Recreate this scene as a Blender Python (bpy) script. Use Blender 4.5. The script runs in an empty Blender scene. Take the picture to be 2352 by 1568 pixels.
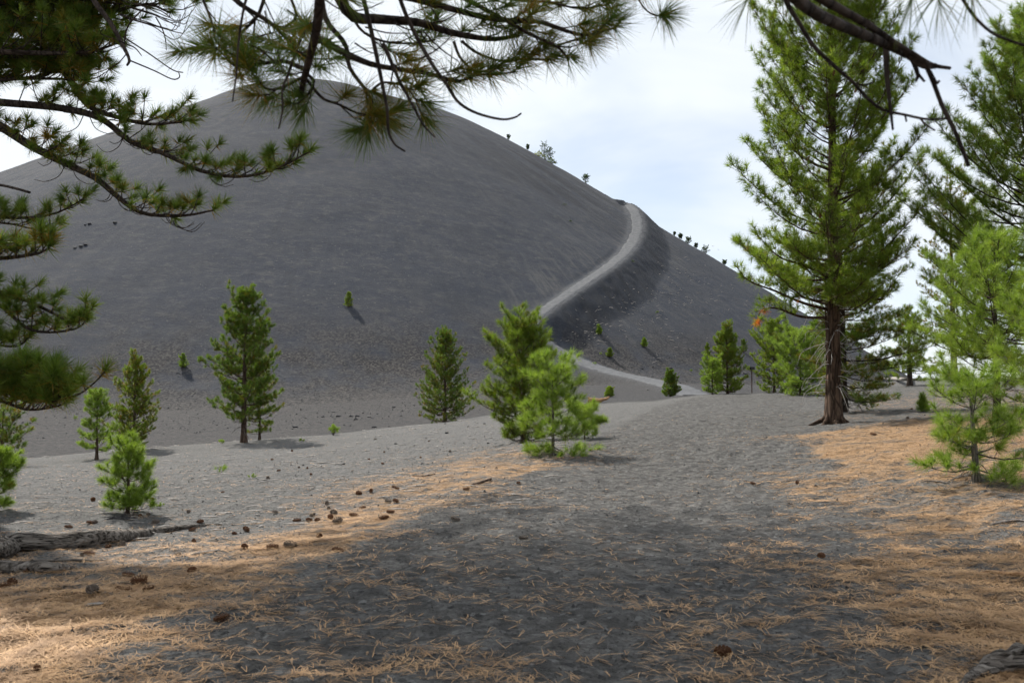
import bpy, math, random
import numpy as np

S = bpy.context.scene
COL = S.collection
R = math.radians
rng = np.random.default_rng(11)
random.seed(11)

# ------------------------------------------------------------------ camera
IW, IH = 2352.0, 1568.0
FOC = IW * 35 / 36
PITCH = math.atan(96 / FOC)
CP, SP = math.cos(PITCH), math.sin(PITCH)
EYE = np.array([0, 0, 1.6])
cam = bpy.data.cameras.new('camera')
cam.lens, cam.sensor_width, cam.clip_start, cam.clip_end = 35, 36, 0.05, 8000
cam.dof.use_dof = True
cam.dof.focus_distance = 30
cam.dof.aperture_fstop = 4.5
camo = bpy.data.objects.new('camera', cam)
camo.location = EYE
camo.rotation_euler = (math.pi / 2 + PITCH, 0, 0)
COL.objects.link(camo)
S.camera = camo

# ------------------------------------------------------------------ sky and sun
SUN_AZ, SUN_EL = R(-38), R(47)          # azimuth from +Y, minus = to the left
w = bpy.data.worlds.new('World')
S.world = w
w.use_nodes = True
nt = w.node_tree
nt.nodes.clear()
out = nt.nodes.new('ShaderNodeOutputWorld')
sky = nt.nodes.new('ShaderNodeTexSky')
sky.sky_type = 'NISHITA'
sky.sun_disc = False
sky.sun_elevation, sky.sun_rotation = SUN_EL, SUN_AZ % (2 * math.pi)
sky.altitude = 1900
bg1 = nt.nodes.new('ShaderNodeBackground')
bg1.inputs[1].default_value = 0.105
nt.links.new(sky.outputs[0], bg1.inputs[0])
bg2 = nt.nodes.new('ShaderNodeBackground')
bg2.inputs[0].default_value = (0.90, 0.95, 1.0, 1)
bg2.inputs[1].default_value = 0.86
tc = nt.nodes.new('ShaderNodeTexCoord')
mp = nt.nodes.new('ShaderNodeMapping')
mp.inputs['Scale'].default_value = (1.0, 1.0, 2.6)
mp.inputs['Location'].default_value = (0.35, 0.1, 0.2)
nt.links.new(tc.outputs['Generated'], mp.inputs[0])
nz = nt.nodes.new('ShaderNodeTexNoise')
nz.inputs['Scale'].default_value = 2.3
nz.inputs['Detail'].default_value = 5
nz.inputs['Roughness'].default_value = 0.5
nz.inputs['Distortion'].default_value = 0.6
nt.links.new(mp.outputs[0], nz.inputs['Vector'])
rmp = nt.nodes.new('ShaderNodeMapRange')
rmp.interpolation_type = 'SMOOTHSTEP'
rmp.inputs['From Min'].default_value = 0.30
rmp.inputs['From Max'].default_value = 0.60
rmp.inputs['To Min'].default_value = 0.50
rmp.inputs['To Max'].default_value = 1.0
nt.links.new(nz.outputs[0], rmp.inputs[0])
mxs = nt.nodes.new('ShaderNodeMixShader')
nt.links.new(rmp.outputs[0], mxs.inputs[0])
nt.links.new(bg1.outputs[0], mxs.inputs[1])
nt.links.new(bg2.outputs[0], mxs.inputs[2])
nt.links.new(mxs.outputs[0], out.inputs[0])

sun = bpy.data.lights.new('sun', 'SUN')
sun.energy, sun.angle, sun.color = 5.0, R(1.8), (1.0, 0.95, 0.87)
suno = bpy.data.objects.new('sun', sun)
suno.rotation_euler = (math.pi / 2 - SUN_EL, 0, math.pi - SUN_AZ)
suno.location = (-20, 30, 40)
COL.objects.link(suno)

S.view_settings.view_transform = 'Standard'
S.view_settings.look = 'None'
S.view_settings.exposure = 0.35
S.view_settings.gamma = 1.0
S.view_settings.use_curve_mapping = False
S.cycles.max_bounces = 4
S.cycles.diffuse_bounces = 2
S.cycles.glossy_bounces = 1
S.cycles.transmission_bounces = 3
S.cycles.adaptive_threshold = 0.04
S.cycles.use_light_tree = False
S.cycles.caustics_reflective = False
S.cycles.caustics_refractive = False
S.cycles.transparent_max_bounces = 4

# ------------------------------------------------------------------ materials
def nodes_of(name):
    m = bpy.data.materials.new(name)
    m.use_nodes = True
    t = m.node_tree
    b = t.nodes['Principled BSDF']
    return m, t, b

class NT:
    def __init__(s, t): s.t = t
    def n(s, kind, **kw):
        x = s.t.nodes.new(kind)
        for k, v in kw.items():
            setattr(x, k, v)
        return x
    def l(s, a, b): s.t.links.new(a, b)
    def attr(s, name):
        a = s.n('ShaderNodeAttribute'); a.attribute_name = name
        return a.outputs['Fac']
    def coord(s, scale=(1, 1, 1), rot=(0, 0, 0)):
        c = s.n('ShaderNodeTexCoord'); m = s.n('ShaderNodeMapping')
        m.inputs['Scale'].default_value = scale
        m.inputs['Rotation'].default_value = rot
        s.l(c.outputs['Object'], m.inputs[0])
        return m.outputs[0]
    def noise(s, vec, scale, detail=3, rough=0.55, dist=0.0):
        x = s.n('ShaderNodeTexNoise')
        x.inputs['Scale'].default_value = scale
        x.inputs['Detail'].default_value = detail
        x.inputs['Roughness'].default_value = rough
        x.inputs['Distortion'].default_value = dist
        if vec is not None: s.l(vec, x.inputs['Vector'])
        return x.outputs[0]
    def vor(s, vec, scale, feat='F1', outp='Distance'):
        x = s.n('ShaderNodeTexVoronoi'); x.feature = feat
        x.inputs['Scale'].default_value = scale
        if vec is not None: s.l(vec, x.inputs['Vector'])
        return x.outputs[outp]
    def mr(s, v, a, b, c=0.0, d=1.0, smooth=True):
        x = s.n('ShaderNodeMapRange')
        x.interpolation_type = 'SMOOTHSTEP' if smooth else 'LINEAR'
        for k, q in zip(('From Min', 'From Max', 'To Min', 'To Max'), (a, b, c, d)):
            if isinstance(q, (int, float)): x.inputs[k].default_value = q
            else: s.l(q, x.inputs[k])
        s.l(v, x.inputs[0])
        return x.outputs[0]
    def m(s, op, a, b=None, clamp=False):
        x = s.n('ShaderNodeMath'); x.operation = op; x.use_clamp = clamp
        for i, q in enumerate((a, b)):
            if q is None: continue
            if isinstance(q, (int, float)): x.inputs[i].default_value = q
            else: s.l(q, x.inputs[i])
        return x.outputs[0]
    def mix(s, f, a, b, mode='MIX'):
        x = s.n('ShaderNodeMix'); x.data_type = 'RGBA'; x.blend_type = mode
        for i, q in ((0, f), (6, a), (7, b)):
            if isinstance(q, (int, float)): x.inputs[i].default_value = q
            elif isinstance(q, tuple): x.inputs[i].default_value = (*q, 1)
            else: s.l(q, x.inputs[i])
        return x.outputs[2]
    def bump(s, h, dist, strength=1.0, normal=None):
        x = s.n('ShaderNodeBump')
        x.inputs['Strength'].default_value = strength
        x.inputs['Distance'].default_value = dist
        s.l(h, x.inputs['Height'])
        if normal is not None: s.l(normal, x.inputs['Normal'])
        return x.outputs[0]

def mat_ground():
    m, t, b = nodes_of('volcanic_ash')
    k = NT(t)
    P = k.coord()
    grain = k.noise(P, 42, 3, 0.7)
    grain2 = k.noise(P, 9, 4, 0.65)
    mid = k.noise(P, 0.55, 4, 0.6)
    big = k.noise(P, 0.035, 4, 0.6)
    hill = k.attr('hill'); lit = k.attr('litter'); dark = k.attr('dark')
    pale = k.attr('pale'); scree = k.attr('scree'); path = k.attr('path')
    # ash of the flat, speckled cinders
    ash = k.mix(k.mr(grain, .3, .7), (.070, .069, .067), (.172, .167, .160))
    ash = k.mix(k.mr(grain2, .36, .64, 0, .45), ash, (.122, .119, .115))
    ash = k.mix(k.m('MULTIPLY', k.mr(mid, .5, .75), .5), ash, (.142, .134, .124))
    cv = k.vor(P, 26, 'F1', 'Color')
    ash = k.mix(k.mr(cv, .70, .95, 0, .85), ash, (.185, .178, .168))
    ash = k.mix(k.mr(cv, .05, .32, .85, 0), ash, (.040, .039, .039))
    pa = k.mix(k.mr(grain, .32, .68), (.061, .058, .055), (.178, .171, .161))
    pa = k.mix(k.mr(k.noise(P, 5.2, 4, .62), .40, .62, 0, .85), (.066, .063, .060), k.mix(.45, pa, (.143, .138, .131)))  # footprint dimples: their shade put into the colour as dark blotches
    pa = k.mix(k.mr(cv, .74, .96, 0, .85), pa, (.180, .178, .174))
    pa = k.mix(k.mr(cv, .05, .32, .85, 0), pa, (.030, .030, .031))
    ash = k.mix(k.m('MULTIPLY', path, .92), ash, pa)
    # cone: purple grey with brownish wind drifts
    Pw = k.coord((.05, .16, .22), (0, 0, R(-8)))
    drift = k.noise(Pw, 1.6, 6, 0.62, .7)
    fl = k.n('ShaderNodeCombineXYZ')
    k.l(k.attr('fall_u'), fl.inputs[0]); k.l(k.attr('fall_v'), fl.inputs[1])
    FL = fl.outputs[0]
    Pf = k.coord((.5, .7, .9), (0, 0, R(-12)))
    rip = k.noise(Pf, .9, 6, 0.72)
    strk = k.noise(FL, 1.0, 6, .68, .4)
    speck = k.noise(P, 2.2, 3, 0.8)
    hc = k.mix(k.mr(drift, .36, .64), (.033, .039, .053), (.043, .047, .057))
    hc = k.mix(k.mr(rip, .46, .68, 0, .75), hc, (.072, .071, .072))
    hc = k.mix(k.mr(rip, .30, .43, .75, 0), hc, (.028, .031, .038))
    hc = k.mix(k.mr(speck, .62, .72, 0, .7), hc, (.19, .165, .135))
    hc = k.mix(k.mr(speck, .30, .38, .8, 0), hc, (.020, .020, .024))
    hc = k.mix(k.mr(strk, .52, .72, 0, .42), hc, (.068, .068, .071))
    hc = k.mix(k.mr(strk, .30, .46, .45, 0), hc, (.030, .034, .042))
    hc = k.mix(k.mr(big, .35, .7, 0, .35), hc, (.038, .043, .053))
    # loose dark cinders below the cut, streaked down the fall line
    st = k.noise(FL, 1.9, 5, .66, .3)
    st2 = k.noise(FL, .5, 5, .62, .5)
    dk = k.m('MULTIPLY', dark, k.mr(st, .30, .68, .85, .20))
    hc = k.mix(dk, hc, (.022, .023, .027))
    flank = k.attr('flank')
    hc = k.mix(k.m('MULTIPLY', flank, k.mr(st2, .42, .6)), hc, (.027, .029, .034))
    hc = k.mix(k.m('MULTIPLY', pale, k.mr(st, .46, .72, 0, .6)), hc, (.105, .102, .097))
    # scree at the foot
    cell = k.vor(P, 4.6, 'F1', 'Color')
    sc = k.mix(k.mr(cell, .2, .9), (.024, .024, .026), (.080, .073, .068))
    scn = k.mr(k.noise(P, .18, 3, .6), .3, .62)
    hc = k.mix(k.m('MULTIPLY', scree, scn), hc, sc)
    bey = k.mix(k.mr(k.noise(P, 6, 4, .7), .3, .7), (.030, .030, .032), (.066, .064, .064))
    bey = k.mix(k.mr(k.noise(P, 16, 2, .6), .60, .72, 0, .7), bey, (.135, .125, .112))
    ash = k.mix(k.attr('beyond'), ash, bey)
    colr = k.mix(hill, ash, hc)
    colr = k.mix(k.m('MULTIPLY', k.m('MULTIPLY', scree, .9), k.m('SUBTRACT', 1.0, hill)), colr, sc)
    colr = k.mix(k.m('MULTIPLY', k.m('MULTIPLY', k.attr('dust'), .6), k.mr(k.noise(P, .9, 4, .7), .3, .65)), colr, (.095, .098, .104))
    # fallen needles, matted where they lie thick
    Pl = k.coord((1.1, 2.4, 1))
    ln = k.noise(Pl, 2.3, 6, .68, .5)
    ln2 = k.noise(k.coord((.5, 1.2, 1)), 1.1, 3, .6, .8)
    ln = k.m('ADD', k.m('MULTIPLY', ln, .6), k.m('MULTIPLY', ln2, .4))
    lm = k.mr(k.m('ADD', lit, k.m('MULTIPLY', k.m('SUBTRACT', ln, .5), 2.6)), .46, .86)
    strand = k.noise(k.coord((3, 9, 3), (0, 0, R(15))), 6, 4, .7, 1.5)
    lc = k.mix(k.mr(strand, .3, .7), (.17, .100, .050), (.58, .365, .190))
    colr = k.mix(k.m('MULTIPLY', lm, .72), colr, lc)
    k.l(colr, b.inputs['Base Color'])
    b.inputs['Roughness'].default_value = .95
    b.inputs['Specular IOR Level'].default_value = .15
    nb = k.bump(k.noise(P, 3.6, 4, .62), .14, .85)
    nb = k.bump(grain2, .045, 1.0, nb)
    nb = k.bump(grain, .018, 1.0, nb)
    nb = k.bump(rip, .35, .35, nb)
    k.l(nb, b.inputs['Normal'])
    return m

def mat_trail():
    m, t, b = nodes_of('packed_cinder_trail')
    k = NT(t); P = k.coord()
    a = k.mix(k.mr(k.noise(P, 1.6, 6, .75), .3, .7), (.078, .081, .087), (.140, .142, .147))
    k.l(a, b.inputs['Base Color'])
    b.inputs['Roughness'].default_value = .95
    b.inputs['Specular IOR Level'].default_value = .1
    k.l(k.bump(k.noise(P, 2.5, 4, .6), .12, .6), b.inputs['Normal'])
    return m

def mat_needles(name, old, mid, fresh, transl=.45, rough=.5):
    m, t, b = nodes_of(name)
    k = NT(t)
    a = k.attr('tint')
    r = k.n('ShaderNodeValToRGB')
    r.color_ramp.elements[0].position = 0.0; r.color_ramp.elements[0].color = (*old, 1)
    r.color_ramp.elements[1].position = 1.0; r.color_ramp.elements[1].color = (*fresh, 1)
    e = r.color_ramp.elements.new(.45); e.color = (*mid, 1)
    k.l(a, r.inputs[0])
    k.l(r.outputs[0], b.inputs['Base Color'])
    b.inputs['Roughness'].default_value = rough
    b.inputs['Specular IOR Level'].default_value = .35
    tr = k.n('ShaderNodeBsdfTranslucent')
    br = k.mix(1.0, r.outputs[0], (1.5, 1.6, .8), 'MULTIPLY')
    k.l(br, tr.inputs[0])
    mx = k.n('ShaderNodeMixShader'); mx.inputs[0].default_value = transl
    k.l(b.outputs[0], mx.inputs[1]); k.l(tr.outputs[0], mx.inputs[2])
    k.l(mx.outputs[0], t.nodes['Material Output'].inputs[0])
    return m

def mat_bark(name, c1, c2, sc=14, bumpd=.03):
    m, t, b = nodes_of(name)
    k = NT(t)
    P = k.coord((1, 1, .22))
    n1 = k.noise(P, sc, 5, .7, .6)
    f = k.vor(P, sc * .8, 'DISTANCE_TO_EDGE')
    c = k.mix(k.mr(n1, .3, .7), c1, c2)
    c = k.mix(k.mr(f, .0, .12, .75, 0), c, tuple(v * .35 for v in c1))
    k.l(c, b.inputs['Base Color'])
    b.inputs['Roughness'].default_value = .9
    b.inputs['Specular IOR Level'].default_value = .15
    nb = k.bump(k.mr(f, 0, .25), bumpd, .8)
    k.l(k.bump(n1, bumpd * .6, .8, nb), b.inputs['Normal'])
    return m

def mat_plain(name, c1, c2, sc=20, rough=.85, stretch=(1, 1, 1), bumpd=.01):
    m, t, b = nodes_of(name)
    k = NT(t); P = k.coord(stretch)
    n1 = k.noise(P, sc, 4, .65)
    k.l(k.mix(k.mr(n1, .3, .7), c1, c2), b.inputs['Base Color'])
    b.inputs['Roughness'].default_value = rough
    b.inputs['Specular IOR Level'].default_value = .2
    k.l(k.bump(n1, bumpd, .8), b.inputs['Normal'])
    return m

def mat_log():
    m, t, b = nodes_of('cracked_grey_log_wood')
    k = NT(t)
    n1 = k.noise(k.coord((.5, 3, 3)), 5, 5, .7, .3)
    cr = k.noise(k.coord((.35, 5, 5)), 9, 4, .6, .4)
    pt = k.noise(k.coord(), 4, 4, .7)
    c = k.mix(k.mr(n1, .3, .7), (.060, .048, .040), (.27, .24, .21))
    c = k.mix(k.mr(pt, .52, .64, 0, .6), c, (.050, .042, .030))
    c = k.mix(k.mr(cr, .36, .44, .9, 0), c, (.012, .010, .009))
    k.l(c, b.inputs['Base Color'])
    b.inputs['Roughness'].default_value = .9
    b.inputs['Specular IOR Level'].default_value = .15
    nb = k.bump(k.mr(cr, .34, .5), .03, 1.0)
    k.l(k.bump(n1, .02, .9, nb), b.inputs['Normal'])
    return m

M = {
    'ground': mat_ground(),
    'trail': mat_trail(),
    'needle': mat_needles('pine_needles', (.22, .115, .020), (.094, .150, .018), (.230, .290, .042)),
    'needle_dark': mat_needles('dark_pine_needles', (.20, .12, .018), (.070, .125, .018), (.165, .230, .034)),
    'needle_light': mat_needles('fresh_pine_needles', (.22, .17, .03), (.115, .185, .026), (.245, .320, .060)),
    'needle_bough': mat_needles('shaded_pine_needles', (.30, .145, .02), (.060, .112, .018), (.175, .220, .036), .42),
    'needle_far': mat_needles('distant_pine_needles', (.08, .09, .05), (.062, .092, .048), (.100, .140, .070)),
    'bush': mat_needles('shrub_leaves', (.30, .22, .02), (.07, .12, .02), (.30, .30, .03)),
    'bark': mat_bark('pine_bark', (.050, .032, .024), (.135, .092, .068)),
    'bark_red': mat_bark('split_red_bark', (.042, .026, .018), (.150, .098, .068), 9, .06),
    'bark_dark': mat_bark('dark_bark', (.030, .022, .018), (.085, .064, .052)),
    'bark_grey': mat_bark('grey_bark', (.090, .080, .070), (.22, .195, .17), 22, .015),
    'dead': mat_plain('bleached_dead_wood', (.20, .18, .16), (.44, .41, .38), 30, .8, (1, 1, .2)),
    'deadtwig': mat_plain('grey_dead_twig', (.10, .085, .075), (.30, .27, .245), 30),
    'log': mat_log(),
    'stump': mat_plain('orange_driftwood', (.14, .065, .028), (.52, .32, .17), 9, .8, (.4, 3, 3), .02),
    'rock': mat_plain('lava_rock', (.022, .022, .024), (.085, .083, .085), 9, .9, (1, 1, 1), .03),
    'rock_grey': mat_plain('grey_lava_rock', (.07, .068, .067), (.17, .165, .16), 9, .9, (1, 1, 1), .03),
    'cone': mat_plain('pine_cone_scales', (.075, .030, .014), (.215, .105, .052), 60, .75),
    'cone_old': mat_plain('weathered_pine_cone_scales', (.085, .068, .056), (.27, .22, .18), 60, .85),
    'straw': mat_plain('fallen_needle', (.22, .122, .055), (.62, .385, .195), 3.5, .6),
    'cinder': mat_plain('loose_cinder', (.040, .039, .039), (.115, .112, .108), 12, .9),
    'steel': mat_plain('rusted_steel_post', (.045, .022, .017), (.080, .040, .030), 20, .7),
    'board': mat_plain('dark_sign_board', (.014, .013, .014), (.024, .022, .024), 20, .6),
    'ink': mat_plain('grey_sign_print', (.20, .19, .19), (.25, .24, .24), 20, .6),
}

# ------------------------------------------------------------------ helpers
def put(name, me, mat=None, parent=None, label=None, cat=None, group=None, kind=None, loc=None):
    o = bpy.data.objects.new(name, me)
    COL.objects.link(o)
    if mat is not None and me is not None and not me.materials:
        me.materials.append(M[mat] if isinstance(mat, str) else mat)
    if parent: o.parent = parent
    if loc is not None: o.location = loc
    if label: o['label'] = label
    if cat: o['category'] = cat
    if group: o['group'] = group
    if kind: o['kind'] = kind
    return o

def np_mesh(name, V, Fc, smooth=True, attrs=None):
    """V (n,3); Fc (m,3|4) int array"""
    me = bpy.data.meshes.new(name)
    V = np.ascontiguousarray(V, np.float32); Fc = np.ascontiguousarray(Fc, np.int32)
    n, kk = Fc.shape
    me.vertices.add(len(V)); me.vertices.foreach_set('co', V.ravel())
    me.loops.add(n * kk); me.loops.foreach_set('vertex_index', Fc.ravel())
    me.polygons.add(n)
    me.polygons.foreach_set('loop_start', np.arange(0, n * kk, kk, dtype=np.int32))
    me.polygons.foreach_set('use_smooth', np.full(n, smooth))
    for a, v in (attrs or {}).items():
        at = me.attributes.new(a, 'FLOAT', 'POINT')
        at.data.foreach_set('value', np.ascontiguousarray(v, np.float32))
    me.update(calc_edges=True)
    return me

def ray(x, y):
    a = (np.asarray(x, float) - 1176) / FOC
    b = (784 - np.asarray(y, float)) / FOC
    return np.stack([a + 0 * b, CP - b * SP + 0 * a, SP + b * CP + 0 * a], -1)

def at(x, y, Y):
    """the point that stands Y metres ahead on the line of sight through a photo pixel"""
    d = ray(x, y)
    return EYE + d * (Y / d[..., 1])[..., None] if np.ndim(x) else EYE + d * (Y / d[1])

def proj(p):
    p = np.asarray(p, float) - EYE
    f = p[..., 1] * CP + p[..., 2] * SP
    u = -p[..., 1] * SP + p[..., 2] * CP
    return 1176 + FOC * p[..., 0] / f, 784 - FOC * u / f

def vnoise(x, y, seed=0):
    xi = np.floor(x); yi = np.floor(y)
    fx = x - xi; fy = y - yi
    fx = fx * fx * (3 - 2 * fx); fy = fy * fy * (3 - 2 * fy)
    xi = xi.astype(np.int64); yi = yi.astype(np.int64)
    def h(a, b):
        n = (a * 374761393 + b * 668265263 + seed * 974634721) & 0x7fffffff
        n = ((n ^ (n >> 13)) * 1274126177) & 0x7fffffff
        return ((n ^ (n >> 16)) & 0xffff) / 65535.0
    return (h(xi, yi) * (1 - fx) + h(xi + 1, yi) * fx) * (1 - fy) + (h(xi, yi + 1) * (1 - fx) + h(xi + 1, yi + 1) * fx) * fy

def sstep(x, a, b):
    t = np.clip((x - a) / (b - a), 0, 1)
    return t * t * (3 - 2 * t)

# ------------------------------------------------------------------ terrain
GP = [  # photo pixel and how far ahead the ground there is
    (0, 1560, 5.3), (600, 1560, 5.3), (1176, 1560, 5.3), (1760, 1560, 5.3), (2352, 1560, 5.2),
    (1500, 1300, 8.7), (1000, 1300, 8.7), (1600, 1100, 16.6), (1650, 1000, 27), (1640, 940, 39), (1650, 906, 50),
    (1800, 904, 50), (1560, 915, 48), (2000, 1200, 11.4), (2300, 1300, 8.8), (1915, 972, 29), (1800, 1000, 26),
    (2289, 966, 22), (2245, 1105, 13), (2090, 886, 50), (2100, 871, 62), (2250, 871, 62), (2352, 880, 50), (1960, 897, 52), (2000, 930, 38),
    (1270, 1045, 20.5), (1200, 1015, 28), (1345, 1008, 24), (1450, 960, 36), (1100, 1100, 16.6), (950, 1190, 12),
    (293, 1183, 15), (5, 1175, 15), (200, 1252, 12), (0, 1310, 10), (700, 1200, 13), (700, 1100, 21.5), (400, 1100, 21.5),
    (900, 1050, 29), (225, 1055, 36), (305, 1032, 40), (560, 1016, 42), (765, 998, 46), (1020, 969, 57),
    (640, 1007, 44), (900, 982, 52), (1120, 955, 62),
    (60, 1055, 46), (870, 940, 92), (600, 985, 68), (300, 1020, 56),
    (1375, 921, 72), (1250, 940, 66), (1400, 900, 95), (1540, 912, 56), (1480, 881, 113), (1700, 890, 100), (1800, 885, 110), (1580, 903, 95),
]
ctrl = [at(x, y, d) for x, y, d in GP]
ctrl += [np.array(p, float) for p in [
    (0, 0, 0), (-6, 0, -.1), (6, 0, .1), (0, -30, 0), (-40, -20, -.5), (40, -20, .8), (14, 6, .2), (-14, 7, -.3), (25, 20, 1.2), (-25, 22, -.9),
    (45, 45, 2.0), (60, 80, 1.2), (-45, 45, -2.4), (-60, 70, -2.0), (10, 70, .35), (24, 75, .6), (36, 85, .9), (60, 140, .3), (100, 60, 1.2), (-100, 40, -3), (0, 140, 0.8), (30, 150, 1.0), (100, 180, -1), (-120, 120, -2)]]
ctrl = np.array(ctrl)

def _tps(r2):
    return np.where(r2 > 1e-9, .5 * r2 * np.log(np.maximum(r2, 1e-12)), 0)

def tps_fit(X, v, lam=1e-3):
    n = len(X)
    K = _tps(((X[:, None] - X[None]) ** 2).sum(-1)) + lam * np.eye(n)
    Pm = np.c_[np.ones(n), X]
    A = np.block([[K, Pm], [Pm.T, np.zeros((3, 3))]])
    return np.linalg.solve(A, np.r_[v, np.zeros(3)])

TS = 30.0
TW = tps_fit(ctrl[:, :2] / TS, ctrl[:, 2], 2e-4)

def z_flat(x, y):
    x = np.asarray(x, float); y = np.asarray(y, float)
    sh = x.shape
    q = np.c_[x.ravel(), y.ravel()] / TS
    rr = np.hypot(x, y).ravel()
    o = np.empty(len(q))
    C = ctrl[:, :2] / TS
    for i in range(0, len(q), 60000):
        c = q[i:i + 60000]
        r2 = ((c[:, None, :] - C[None]) ** 2).sum(-1)
        o[i:i + 60000] = _tps(r2) @ TW[:-3] + TW[-3] + c @ TW[-2:]
    t = sstep(rr, 110, 190)
    far = -1.0 - 6 * sstep(rr, 250, 900)
    return (np.clip(o, -6, 4) * (1 - t) + far * t).reshape(sh)

RIM = ((-30.36, 256.61, 74.2), (-49.02, 239.7, 75.0), (-171.0, 251.57, 35.9))
def z_cone(x, y):
    b = np.full(np.broadcast(x, y).shape, -1e9)
    for (p, q) in zip(RIM[:-1], RIM[1:]):
        for t in np.linspace(0, 1, 14):
            c = [u + (v - u) * t for u, v in zip(p, q)]
            d = np.hypot(x - c[0], y - c[1])
            b = np.maximum(b, c[2] - .67 * (np.sqrt(d * d + 18.1 ** 2) - 18.1))
    return -_smax(-b, np.full(b.shape, -74.2), 5.0)

def _smax(a, b, k):
    h = np.clip(.5 + .5 * (a - b) / k, 0, 1)
    return b * (1 - h) + a * h + k * h * (1 - h)

def smax(a, b, k):
    h = np.clip(.5 + .5 * (a - b) / k, 0, 1)
    return b * (1 - h) + a * h + k * h * (1 - h)

def terrain0(x, y):
    return smax(z_cone(x, y), z_flat(x, y), 5.0)

def hits(px, py, fn, y0=3.0, y1=330.0, n=1300):
    px = np.atleast_1d(np.asarray(px, float)); py = np.atleast_1d(np.asarray(py, float))
    d = ray(px, py); d = d / d[:, 1:2]
    Y = np.geomspace(y0, y1, n)
    res = np.full((len(px), 3), np.nan)
    for i in range(0, len(px), 60):
        dd = d[i:i + 60]
        X = dd[:, :1] * Y; Z = EYE[2] + dd[:, 2:3] * Y
        T = fn(X, np.broadcast_to(Y, X.shape))
        below = Z < T
        for j in range(len(dd)):
            if below[j].any():
                a = max(int(np.argmax(below[j])), 1)
                f0 = Z[j, a - 1] - T[j, a - 1]; f1 = Z[j, a] - T[j, a]
                yy = Y[a - 1] + (Y[a] - Y[a - 1]) * f0 / (f0 - f1)
            else:
                yy = Y[np.argmax((T[j] - Z[j]) / Y)]
            res[i + j] = (dd[j, 0] * yy, yy, EYE[2] + dd[j, 2] * yy)
    return res

# the trail: foot of the cone, hairpin, then up the flank
TR = [(1600, 908), (1530, 890), (1470, 876), (1400, 860), (1340, 839), (1290, 814), (1252, 787), (1225, 768), (1216, 757), (1226, 745), (1241, 735), (1291, 699),
      (1344, 662), (1394, 628), (1437, 590), (1459, 552), (1463, 522), (1456, 497), (1442, 477), (1424, 460), (1403, 447), (1390, 441)]
tp = hits([p[0] for p in TR], [p[1] for p in TR], terrain0, 60)
for i_, Y_ in enumerate((90, 104, 115, 123, 129)):
    tp[i_] = at(*TR[i_], Y_)
def spline(P, n):
    P = np.asarray(P, float)
    Q = np.vstack([2 * P[0] - P[1], P, 2 * P[-1] - P[-2]])
    s = np.linspace(0, len(P) - 1 - 1e-6, n)
    i = s.astype(int); t = (s - i)[:, None]
    a, b, c, d = Q[i], Q[i + 1], Q[i + 2], Q[i + 3]
    return .5 * (2 * b + (c - a) * t + (2 * a - 5 * b + 4 * c - d) * t * t + (3 * b - a - 3 * c + d) * t ** 3)
TRL = spline(tp[:, :2], 240)
TRZ = spline(tp, 240)[:, 2]
ts = np.linspace(0, 1, 240)
TRZ = TRZ + .35 - .10 * sstep(ts, .35, .5) + .75 * sstep(ts, .40, .50) * (1 - sstep(ts, .82, .97))
ker = np.ones(9) / 9
TRZ = np.convolve(np.pad(TRZ, 4, 'edge'), ker, 'valid')
TRW = 1.35 - .33 * sstep(ts, .30, .5) - .3 * sstep(ts, .8, 1)

def trail_info(x, y):
    """distance to the trail centre, its height and half width there"""
    d = np.full(x.shape, 1e9); zt = np.zeros(x.shape); tw = np.ones(x.shape); tt = np.zeros(x.shape)
    bb = (x > TRL[:, 0].min() - 30) & (x < TRL[:, 0].max() + 30) & (y > TRL[:, 1].min() - 30) & (y < TRL[:, 1].max() + 30)
    if bb.any():
        q = np.c_[x[bb], y[bb]]
        dd = np.empty(len(q)); ii = np.empty(len(q), int)
        for i in range(0, len(q), 40000):
            m2 = ((q[i:i + 40000, None] - TRL[None]) ** 2).sum(-1)
            ii[i:i + 40000] = m2.argmin(1); dd[i:i + 40000] = np.sqrt(m2.min(1))
        tg = np.gradient(TRL, axis=0); ln = np.linalg.norm(tg, axis=1); tg = tg / ln[:, None]
        al = np.clip(((q - TRL[ii]) * tg[ii]).sum(1), -ln[ii], ln[ii])
        dd = np.hypot(*(q - TRL[ii] - tg[ii] * al[:, None]).T)
        d[bb] = dd; zt[bb] = TRZ[ii] + np.gradient(TRZ)[ii] / ln[ii] * al; tw[bb] = TRW[ii]; tt[bb] = ts[ii]
    return d, zt, tw, tt

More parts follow.
